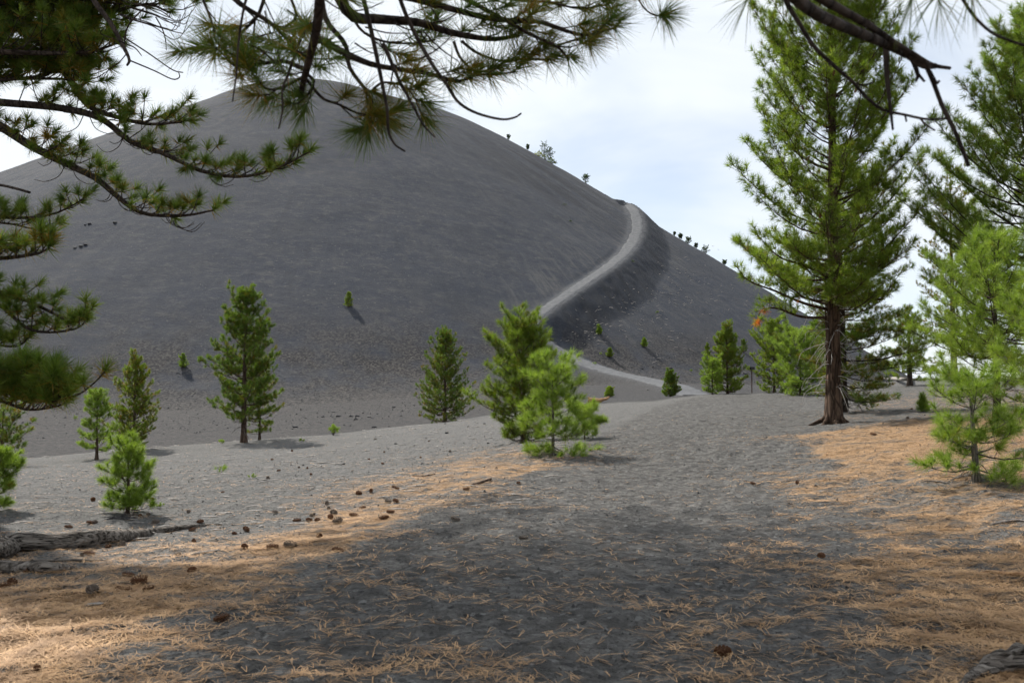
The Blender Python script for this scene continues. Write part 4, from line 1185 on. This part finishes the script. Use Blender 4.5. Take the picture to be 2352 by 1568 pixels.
KB([(1960, 190), (1985, 196), (2008, 188)], 3.5, 3.5, .004, .003, needles=False)
for x, y, Y, dx in ((2150, -28, 3.0, .15), (2105, -45, 3.0, -.1), (1735, -30, 3.4, -.3), (1790, -35, 3.4, .1), (2215, -40, 3.0, .4)):
    d = unit(np.array([dx, .1, -.5])); p = at(x, y, Y); tf.add(p, d, .05, .17, .42)
    wood.add(np.array([p + [-.1, 0, .3], p]), np.array([.006, .004]), 5)
o = put('dead_twigs', wood.mesh('dead_twigs'), 'bark_dark', root); o['kind'] = 'stuff'
put('needle_sprays', tf.mesh('needle_sprays', rg, 26, .0028, .05, True, .2, (70, 18)), 'needle_bough', root)
# ------------------------------------------------------------------ fallen needles on the ground
def needle_litter():
    rg = np.random.default_rng(400)
    n = 360000
    a = np.radians(rg.uniform(-33, 33, n)); r = np.exp(rg.uniform(np.log(4.2), np.log(46), n))
    x = r * np.sin(a); y = r * np.cos(a)
    p = litter(x, y)
    patch = .6 * vnoise(x / .55, y / .30, 41) + .4 * vnoise(x / .22, y / .12, 42)
    acc = np.clip(p * 1.15 + (patch - .5) * 1.3 * sstep(p, .03, .3), 0, 1) ** 1.7
    acc = np.maximum(acc, .02 * (p > .01))
    ok = rg.random(n) < acc * np.clip(.42 + .02 * r, .3, .75)
    x, y, r = x[ok], y[ok], r[ok]
    m = len(x)
    k = 2                                        # needles to a bundle
    z = terrain(x, y)
    az = rg.uniform(0, 6.283, m)
    ln = rg.uniform(.09, .19, m) * (1 + .012 * r)
    wd = (.0030 + .00022 * r)
    VV = []; VF = []; nearm = r < 11
    for q in range(k):
        az2 = az + rg.normal(0, .20, m)
        d = np.c_[np.cos(az2), np.sin(az2), rg.normal(.03, .07, m)]
        s = np.c_[-np.sin(az2), np.cos(az2), np.zeros(m)]
        b = np.c_[x, y, z + .006 + .008 * rg.random(m)]
        mid = b + d * (ln * .5)[:, None] + s * (rg.normal(0, .10, m) * ln)[:, None] + np.c_[np.zeros((m, 2)), .008 * rg.random(m)]
        tip = b + d * ln[:, None]; tip[:, 2] = z + .004 + np.maximum(d[:, 2], -.02) * ln
        w2 = s * (wd * .5)[:, None]; up = np.c_[np.zeros((m, 2)), wd * .35]
        VV.append(np.stack([b - w2, b + w2, mid - w2 + up, mid + w2 + up, tip], 1)[nearm])
        VF.append(np.stack([b - w2, b + w2, tip], 1)[~nearm])
    V = np.concatenate(VV, 0).reshape(-1, 3)
    o = (np.arange(len(V) // 5) * 5)[:, None]
    F_ = np.stack([o + np.array([0, 1, 3]), o + np.array([0, 3, 2]), o + np.array([2, 3, 4])], 1).reshape(-1, 3)
    o3 = len(V); V3 = np.concatenate(VF, 0).reshape(-1, 3)
    V = np.vstack([V, V3]); F_ = np.vstack([F_, np.arange(len(V3)).reshape(-1, 3) + o3])
    put('needle_litter', np_mesh('needle_litter', V, F_), 'straw', kind='stuff', label='fallen orange brown pine needles strewn over the ash', cat='needle litter')
    STAT.append(('litter', m, len(F_)))
needle_litter()

def cinders():
    rg = np.random.default_rng(420)
    n = 38000
    a = np.radians(rg.uniform(-31, 31, n)); r = np.exp(rg.uniform(np.log(4.6), np.log(34), n))
    x = r * np.sin(a); y = r * np.cos(a); z = terrain(x, y)
    s = (rg.gamma(1.4, .0030, n) + .003) * (.7 + .03 * r)
    base = np.array([[1, 0, 0], [-.5, .87, 0], [-.5, -.87, 0], [.1, .1, 1.0]])
    tri = np.array([[0, 1, 3], [1, 2, 3], [2, 0, 3]])
    B = base[None] * rg.uniform(.6, 1.3, (n, 4, 1)) * s[:, None, None]
    an = rg.uniform(0, 6.28, n); c, sn = np.cos(an)[:, None], np.sin(an)[:, None]
    V = np.stack([B[..., 0] * c - B[..., 1] * sn + x[:, None], B[..., 0] * sn + B[..., 1] * c + y[:, None], B[..., 2] + z[:, None]], -1)
    pale = rg.random(n) < .25
    for nm, sel, mt, lb in (('cinders', ~pale, 'cinder', 'loose dark cinder grains on the path and flat'), ('pale_cinders', pale, 'rock_grey', 'loose pale cinder grains on the path and flat')):
        q = V[sel]; o = (np.arange(len(q)) * 4)[:, None, None]
        put(nm, np_mesh(nm, q.reshape(-1, 3), (o + tri[None]).reshape(-1, 3), False), mt, kind='stuff', label=lb, cat='cinders')
cinders()

# ------------------------------------------------------------------ pine cones
def cone_mesh(name, seed, open_=1.0):
    rg = np.random.default_rng(seed)
    V = []; F_ = []
    nsc = 54
    # core
    core = Tubes(); zs = np.linspace(0, 1, 7)
    core.add(np.c_[0 * zs, 0 * zs, zs], .16 * np.sin(np.clip(zs * 2.9 + .2, 0, 3.1)) + .02, 6)
    V = [np.vstack(core.V)]; Q = np.vstack(core.Q)
    tris = [np.r_[Q[:, [0, 1, 2]], Q[:, [0, 2, 3]]]]
    n0 = len(V[0])
    for i in range(nsc):
        t = (i + .5) / nsc
        a = i * 2.39996
        rad = .40 * math.sin(min(t * 2.75 + .35, 3.0)) ** .8 * open_ + .05
        el = (-.5 + 1.5 * t)
        o = np.array([math.cos(a), math.sin(a), 0]); s = np.array([-o[1], o[0], 0])
        d = o * math.cos(el) + np.array([0, 0, math.sin(el)])
        u = np.cross(d, s)
        b = np.array([0, 0, t * .95]) + o * .06
        wv = .13 * (1 - .45 * t)
        p = [b, b + d * rad * .8 + s * wv, b + d * rad * .8 - s * wv, b + d * rad + u * .03, b + d * rad * .85 - u * .05]
        V.append(np.array(p)); tris.append(np.array([[0, 1, 3], [0, 3, 2], [0, 4, 1], [0, 2, 4], [1, 4, 3], [2, 3, 4]]) + n0)
        n0 += 5
    V = np.vstack(V); V[:, 2] -= .5
    return np_mesh(name, V, np.vstack(tris), False)
CM = [cone_mesh('pine_cone', 1, 1.0), cone_mesh('pine_cone_closed', 2, .72), cone_mesh('pine_cone_old', 3, .95)]
CM[0].materials.append(M['cone']); CM[1].materials.append(M['cone']); CM[2].materials.append(M['cone_old'])
def crop(x0, y0, s, pts): return [((x0 + a / s) * .9408, (y0 + b / s) * .9408) for a, b in pts]
CL = {
 'lying below the long grey log': crop(0, 1100, 2.766, [(38, 700), (30, 925), (85, 905), (540, 635), (825, 640), (728, 655), (555, 705), (600, 705), (95, 822), (190, 822)]),
 'in the orange litter left of the dark path': crop(0, 1100, 2.766, [(870, 855), (935, 897), (810, 945), (870, 948), (1000, 948), (628, 962), (1298, 820), (1200, 710), (1490, 1155), (250, 1490), (1550, 822)]),
 'past the thin end of the long grey log': crop(0, 1100, 2.766, [(1300, 540), (1585, 565), (1665, 545), (1310, 618), (1650, 660), (1843, 665), (1957, 652), (2157, 590), (1350, 485), (1055, 490), (1275, 418)]),
 'around the bright sapling behind the log': crop(0, 1100, 2.766, [(1000, 435), (850, 455), (905, 445), (945, 445), (640, 490), (610, 495), (460, 525), (628, 337), (1027, 342)]),
 'in the cluster left of the path': crop(0, 1100, 2.766, [(1860, 420), (2003, 480), (2085, 478), (2142, 476), (2112, 438), (2230, 455), (2280, 482), (2255, 430), (2220, 397), (2208, 360)]) + crop(820, 1150, 3.92, [(222, 225), (338, 195), (555, 153), (585, 173), (500, 300), (575, 300), (258, 360), (170, 435), (520, 403), (465, 460)]),
 'on the open ash left of the middle pines': crop(0, 1100, 2.766, [(1505, 283), (1883, 137), (2100, 165), (1838, 65), (1812, 192), (2285, 685)]) + crop(700, 950, 4.704, [(1103, 858), (1535, 785), (1875, 718), (1120, 725), (945, 810), (140, 905), (238, 912), (62, 712), (1632, 602), (1015, 577)]),
 'on the trodden path': crop(820, 1150, 3.92, [(1745, 115), (1250, 180), (1140, 475), (1790, 650)]) + crop(1650, 1100, 2.766, [(820, 222), (520, 228), (985, 720), (310, 1380)]),
 'on the orange litter under the right hand pines': crop(1650, 550, 2.766, [(1565, 1305), (1592, 1243), (1335, 1418)]),
}
ORD = ['first', 'second', 'third', 'fourth', 'fifth', 'sixth', 'seventh', 'eighth', 'ninth', 'tenth', 'eleventh', 'twelfth', 'thirteenth', 'fourteenth', 'fifteenth', 'sixteenth', 'seventeenth', 'eighteenth', 'nineteenth', 'twentieth', 'twenty-first', 'twenty-second']
rg = np.random.default_rng(77)
for where, pts in CL.items():
    pts = sorted(pts)
    for i, ((x, y), L) in enumerate(zip(pts, Gs(pts))):
        k = rg.integers(0, 3)
        o = put('pine_cone', CM[k], None, label=f"{'brown' if k < 2 else 'greyish'} pine cone {where}, {ORD[i]} from the left", cat='pine cone', group='fallen pine cones ' + where)
        s = .100 * (.62 + .6 * rg.random())
        o.scale = (s * .82, s * .82, s)
        o.rotation_euler = (R(72 + 30 * rg.random()), 0, rg.random() * 6.28)
        o.location = (L[0], L[1], L[2] + s * (.17 + .13 * rg.random()))
# cones up in the tallest pine, and its sprigs of dead needles
TB = TUFTS[big.name]; tbx, tby = proj(TB)
front_ = TB[:, 1] < L_BIG[1] + .3
def near_tuft(x, y, k=0):
    d = np.hypot(tbx - x, tby - y) + 1e5 * ~front_
    return TB[np.argsort(d)[k]] - np.array(big.location)
for x, y in cones_up:
    o = put('cone', CM[1], None, big); o.location = near_tuft(x, y) + [0, 0, -.08]; o.scale = (.12, .12, .15); o.rotation_euler = (R(150), .3, x)
M['needle_dead'] = mat_needles('dead_orange_needles', (.62, .20, .03), (.62, .22, .04), (.62, .25, .05), .3)
for x, y, k in ((1742, 738, 0), (1742, 738, 1), (1742, 738, 2), (1838, 690, 0), (1770, 722, 0)):
    tf = Tufts(); tf.add(near_tuft(x, y, k), unit(np.array([-.3, -.3, -.5])), .1, .22, .05)
    put('dead_sprig', tf.mesh('dead_sprig', rg, 44, .010, 0), 'needle_dead', big)

# ------------------------------------------------------------------ rocks
def rock_mesh(name, seed, flat=.7):
    import bmesh
    bm = bmesh.new(); bmesh.ops.create_icosphere(bm, subdivisions=2, radius=1)
    rg = np.random.default_rng(seed); pl = [unit(rg.normal(size=3)) for _ in range(9)]; dl = rg.uniform(.55, .9, 9)
    for v in bm.verts:
        c = np.array(v.co)
        for n_, d_ in zip(pl, dl):
            e = c @ n_ - d_
            if e > 0: c = c - n_ * e * .85
        c = c * (1 + rg.normal(0, .035)); c[2] *= flat
        v.co = c
    me = bpy.data.meshes.new(name); bm.to_mesh(me); bm.free()
    return me
RM = [rock_mesh('lava_rock', q, .55 + .1 * (q % 3)) for q in range(5)]
RMG = [m_.copy() for m_ in RM]
for m_ in RM: m_.materials.append(M['rock'])
for m_ in RMG: m_.materials.append(M['rock_grey'])
RK = {
 'on the rubble line behind the green bush': (crop(700, 950, 4.704, [(540, 266), (740, 315), (810, 315), (595, 315), (360, 320), (220, 330), (415, 322), (945, 322), (1040, 285), (1230, 210), (1460, 182), (525, 318)]), 26),
 'on dark ground beyond the ash flat': (crop(700, 950, 4.704, [(735, 420), (1178, 430), (660, 410), (370, 382), (95, 440), (68, 460), (165, 452), (545, 380), (790, 352), (1005, 440)]), 24),
 'lying on the pale ash flat': (crop(700, 950, 4.704, [(1420, 742), (1250, 630), (1838, 503), (1600, 565), (1820, 398), (2085, 432), (2165, 375), (2270, 397), (2315, 622), (1660, 728), (1560, 860), (655, 858), (1020, 545), (1465, 645), (1165, 680)]), 18),
 'beside the orange driftwood': (crop(1400, 920, 16.8, [(880, 1175), (1145, 1150), (800, 1425), (610, 1300), (620, 1170)]), 9),
 'on the rubble line past the small crest pine': (crop(1560, 850, 5.88, [(200, 270), (450, 290), (50, 300), (595, 500), (180, 415), (75, 440), (1540, 360), (125, 600), (1515, 365)]), 24),
 'near the pines on the right': (crop(1650, 550, 2.766, [(1635, 1055), (1212, 1268), (1515, 1138), (1418, 1095), (1715, 1120), (1430, 1058)]), 16),
 'high on the open cone face': ([(185, 566), (172, 570), (196, 563), (196, 517), (205, 515), (264, 512)], 30),
}
for where, (pts, w_) in RK.items():
    pts = sorted(pts)
    for i, ((x, y), L) in enumerate(zip(pts, Gs(pts))):
        k = rg.integers(0, 5); g = rg.random() < .3
        s = (w_ * (.35 + .75 * rg.random() ** 2)) * .25 * L[1] / FOC
        o = put('lava_rock', RMG[k] if g else RM[k], None, label=f"{'grey' if g else 'dark'} lava rock {where}, {ORD[i]} from the left", cat='rock', group='rocks ' + where)
        o.location = (L[0], L[1], L[2] + s * .2); o.scale = (s * 1.25, s, s); o.rotation_euler = (0, 0, rg.random() * 6.28)

# rubble too small to tell apart: along the foot of the cone and over its lower slope
def rubble():
    rg = np.random.default_rng(500)
    n = 60000
    a = np.radians(rg.uniform(-31, 31, n)); r = rg.uniform(38, 190, n)
    x = r * np.sin(a); y = r * np.cos(a)
    f = z_cone(x, y) - z_flat(x, y)
    p = np.where(f > -4.2, np.exp(-((f + 1.5) / 4.0) ** 2) * 1.0 + .10 * np.exp(-np.maximum(f, 0) / 9), .22 * (r > 46) * (x < 4) * (f > -30))
    d, *_ = trail_info(x, y)
    p = p * (d > 2.6) * (vnoise(x / 5, y / 5, 51) * .9 + .2)
    ok = rg.random(n) < p * .9
    x, y, r = x[ok], y[ok], r[ok]; m = len(x)
    z = terrain(x, y)
    s = rg.gamma(1.6, .018, m) + .022 + .0002 * r
    base = np.array([[1, 0, 0], [-.5, .87, 0], [-.5, -.87, 0], [.1, .1, .8], [0, 0, -.5]])
    tri = np.array([[0, 1, 3], [1, 2, 3], [2, 0, 3], [1, 0, 4], [2, 1, 4], [0, 2, 4]])
    an = rg.uniform(0, 6.28, m)
    B = base[None] * rg.uniform(.6, 1.3, (m, 5, 1)) * s[:, None, None]
    c, sn = np.cos(an)[:, None], np.sin(an)[:, None]
    V = np.stack([B[..., 0] * c - B[..., 1] * sn + x[:, None], B[..., 0] * sn + B[..., 1] * c + y[:, None], B[..., 2] + z[:, None] + .1 * s[:, None]], -1)
    pale = rg.random(m) < .28
    for nm, sel, mt, lb in (('rubble', ~pale, 'rock', 'small dark lava rubble along the foot of the cone'), ('gravel', pale, 'rock_grey', 'pale grey gravel along the foot of the cone')):
        q = V[sel]; o = (np.arange(len(q)) * 5)[:, None, None]
        put(nm, np_mesh(nm, q.reshape(-1, 3), (o + tri[None]).reshape(-1, 3), False), mt, kind='stuff', label=lb, cat=nm)
    STAT.append(('rubble', m, m * 6))
rubble()

# bleached splinters below the trail and chips on the flat
def splinters():
    rg = np.random.default_rng(510)
    px_, py_ = [], []
    for q in range(170):
        t = rg.random()
        px_.append(1290 + 330 * t + rg.normal(0, 26)); py_.append(800 - 190 * t + rg.normal(0, 30))
    for q in range(70):
        px_.append(rg.uniform(1450, 1740)); py_.append(rg.uniform(640, 850))
    Lp = Gs(np.c_[px_, py_]); tb = Tubes()
    for L in Lp:
        if L[1] < 90 or L[1] > 260: continue
        a = rg.uniform(0, 3.14); l = rg.uniform(.12, .55)
        d = np.array([math.cos(a), math.sin(a) * .3, rg.normal(-.2, .3)]) * l
        tb.add(np.array([L - d + [0, 0, .08], L + [0, 0, .10], L + d + [0, 0, .08]]), np.array([.02, .035, .02]), 4)
    n = 420
    a = np.radians(rg.uniform(-29, 3, n)); r = np.exp(rg.uniform(np.log(13), np.log(52), n))
    x = r * np.sin(a); y = r * np.cos(a); z = terrain(x, y)
    for i in range(n):
        t = rg.normal(.0, .5); l = rg.uniform(.03, .16) * (1 + r[i] * .012)
        d = np.array([math.cos(t), math.sin(t), 0]) * l
        p = np.array([x[i], y[i], z[i] + .012])
        tb.add(np.array([p - d, p + [0, 0, .006], p + d]), np.array([.003, .007, .003]) * (1 + r[i] * .03), 3)
    put('wood_debris', tb.mesh('wood_debris'), 'dead', kind='stuff', label='bleached wood splinters scattered over the ash', cat='debris')
splinters()

# ------------------------------------------------------------------ logs, roots and sticks
def log(name, pts, radii, label, mat='log', cat='log', sides=12, lumps=.10, seed=1, squash=1.0, sink=.25, group=None):
    """pts are photo pixels along the middle of the log where it meets the ground"""
    rg = np.random.default_rng(seed)
    G = Gs(pts)
    r = np.asarray(radii, float)
    G[:, 2] += r * (1 - sink)
    n = len(pts) * 7
    P = spline(G, n); rr = np.maximum(spline(np.c_[r, r, r], n)[:, 0], .004)
    rr = rr * (1 + lumps * (vnoise(np.linspace(0, n * .35, n), np.zeros(n) + seed, 61) - .5) * 2)
    tb = Tubes(); tb.add(P, rr, sides)
    V = tb.V[0]; k = sides
    an = np.tile(np.arange(k), n); al = np.repeat(np.arange(n), k)
    c = np.repeat(P, k, 0)
    nz_ = vnoise(al * .22, an * .9 + 7, 62) - .5
    V = c + (V - c) * (1 + lumps * 2.4 * nz_[:, None])
    # closed, slightly hollowed ends
    e0 = len(V); V = np.vstack([V, P[0], P[-1]])
    Q = tb.Q[0]
    T = np.r_[Q[:, [0, 1, 2]], Q[:, [0, 2, 3]], np.array([[e0, (i + 1) % k, i] for i in range(k)]), np.array([[e0 + 1, (n - 1) * k + i, (n - 1) * k + (i + 1) % k] for i in range(k)])]
    me = np_mesh(name, V, T)
    return put(name, me, mat, label=label, cat=cat, group=group)
log('fallen_log', [(15, 1262), (60, 1264), (130, 1262), (200, 1253), (270, 1243), (330, 1234), (400, 1218), (450, 1211), (510, 1205)], [.105, .11, .10, .105, .085, .06, .038, .026, .010], 'long grey weathered log lying across the left foreground', seed=4, lumps=.12)
log('log_stub', [(-40, 1285), (0, 1280), (28, 1272)], [.12, .12, .10], 'broken pale log end at the left edge before the long log', seed=5, lumps=.14, squash=1)
log('surface_root', [(-40, 1318), (30, 1317), (90, 1313), (140, 1310), (190, 1309)], [.075, .07, .06, .04, .012], 'dark low root at the left edge below the long log', seed=6)
log('thin_root', [(-10, 1290), (80, 1290), (150, 1288), (220, 1289), (290, 1288)], [.016, .014, .018, .012, .006], 'thin brown root between the long log and the low root', seed=7)
log('stick', [(438, 1276), (470, 1271), (502, 1266)], [.014, .016, .013], 'straight white stick in the litter below the log', mat='dead', cat='stick', seed=8, sides=6, sink=0)
log('stick', [(336, 1287), (365, 1280), (392, 1278)], [.010, .013, .009], 'curved pale stick left of the straight white stick', mat='dead', cat='stick', seed=9, sides=6, sink=0)
log('stick', [(196, 1392), (215, 1390), (236, 1388)], [.010, .012, .010], 'short white stick below the left root', mat='dead', cat='stick', seed=10, sides=6, sink=0)
log('stick', [(1082, 1117), (1105, 1110), (1128, 1102)], [.018, .020, .018], 'dark straight stick on the left edge of the path', mat='bark', cat='stick', seed=11, sides=6, sink=0)
log('stick', [(2250, 1319), (2280, 1317), (2320, 1322), (2380, 1323)], [.010, .016, .018, .018], 'crooked brown stick on the litter at the right edge', mat='stump', cat='stick', seed=12, sides=7, sink=0)
log('stick', [(2120, 1106), (2150, 1106), (2180, 1110)], [.008, .010, .007], 'grey twig lying behind the crooked sapling foot', mat='deadtwig', cat='stick', seed=13, sides=6, sink=0)
log('stick', [(948, 1093), (975, 1094), (1000, 1089)], [.010, .015, .010], 'dark knobbly twig on the open ash', mat='bark', cat='stick', seed=14, sides=6, sink=0)
log('stick', [(2420 - 140, 1205), (2330, 1197), (2360, 1198)], [.012, .014, .012], 'pale twig in the litter right of the crooked sapling', mat='deadtwig', cat='stick', seed=15, sides=6, sink=0)
log('gnarled_root', [(2205, 1583), (2240, 1560), (2290, 1543), (2340, 1535), (2400, 1528)], [.02, .035, .05, .07, .08], 'gnarled grey root in the bottom right corner', seed=16, lumps=.3)
log('fallen_log', [(2030, 871), (2060, 874), (2100, 873), (2150, 871), (2200, 870)], [.15, .12, .06, .05, .03], 'bleached fallen log on the skyline of the right crest', mat='dead', seed=17, sink=.1)
# the orange driftwood: hollow trunk piece with a raised arm
G = Gs([(1352, 924), (1370, 924), (1385, 924), (1392, 921)])
sc_ = G[1][1] / FOC
root = put('driftwood', None, label='orange weathered stump piece lying beyond the middle pines', cat='driftwood', loc=G[1])
def px3(dx, dz, dy=0): return np.array([dx * sc_, dy, dz * sc_])
for nm, pts, rr in (('stump_body', [(-19, 5), (-8, 5), (4, 4.5), (12, 4)], [6.5, 5.5, 5, 4.2]), ('raised_arm', [(8, 6), (16, 7), (24, 9), (30, 14)], [4, 3.2, 3.2, 1.2]), ('splinter', [(-16, 9), (-18, 11), (-20, 10)], [2.5, 2, .6])):
    tb = Tubes(); P = spline([px3(*p) for p in pts], 12); r_ = np.interp(np.linspace(0, 1, 12), np.linspace(0, 1, len(rr)), rr) * sc_
    tb.add(P, r_, 9)
    V = tb.V[0]; c = np.repeat(P, 9, 0)
    tb.V[0] = c + (V - c) * (1 + .35 * (vnoise(np.repeat(np.arange(12), 9) * .4, np.tile(np.arange(9), 12) * .9 + 3, 63) - .5)[:, None])
    put(nm, tb.mesh(nm), 'stump', root)
log('stick', [(1290, 930), (1330, 929), (1350, 925)], [.03, .04, .02], 'pale branch lying left of the orange driftwood', mat='dead', cat='stick', seed=18, sides=6, sink=0)
# a small heap of black twigs beside the bright sapling
root = put('brush_heap', None, label='small heap of dark dead twigs left of the bright sapling', cat='brush', loc=Gs([(270, 1192)])[0])
tb = Tubes(); rg = np.random.default_rng(90)
for q in range(40):
    a = rg.normal(0, .5) + (math.pi if rg.random() < .5 else 0); b = rg.normal(0, [.09, .05, .012], 3) + [0, 0, .02]
    d = np.array([math.cos(a), math.sin(a), rg.normal(.1, .2)]) * rg.uniform(.06, .16)
    tb.add(np.array([b - d, b + rg.normal(0, .01, 3), b + d]), np.array([.003, .005, .002]), 4)
put('twigs', tb.mesh('twigs'), 'rock', root)

# ------------------------------------------------------------------ signpost on the crest
import bmesh
p = at(1727, 893, 53.0); p[2] = drop(p[0], p[1])
ztop = at(1727, 842.5, 53.0)[2]
Hs = ztop - p[2]
root = put('signpost', None, label='rusty signpost with a small dark board on the path crest', cat='signpost', loc=p)
def boxm(name, sx, sy, sz, bev=.006):
    bm = bmesh.new(); bmesh.ops.create_cube(bm, size=1)
    bmesh.ops.scale(bm, vec=(sx, sy, sz), verts=bm.verts)
    bmesh.ops.bevel(bm, geom=bm.edges[:], offset=bev, segments=2, affect='EDGES')
    me = bpy.data.meshes.new(name); bm.to_mesh(me); bm.free(); return me
q = put('post', boxm('post', .045, .045, Hs), 'steel', root); q.location = (0, 0, Hs / 2 - .06)
bw = 11 * 53 / FOC; bh = 6.6 * 53 / FOC
q = put('board', boxm('board', bw, .02, bh), 'board', root); q.location = (.02, -.035, Hs - bh / 2)
for j, (dz, wq) in enumerate(((.034, .10), (.0, .13), (-.034, .10))):
    e = put('print_line', boxm('print_line', wq, .002, .012, .0004), 'ink', q); e.location = (0, -.0115, dz)
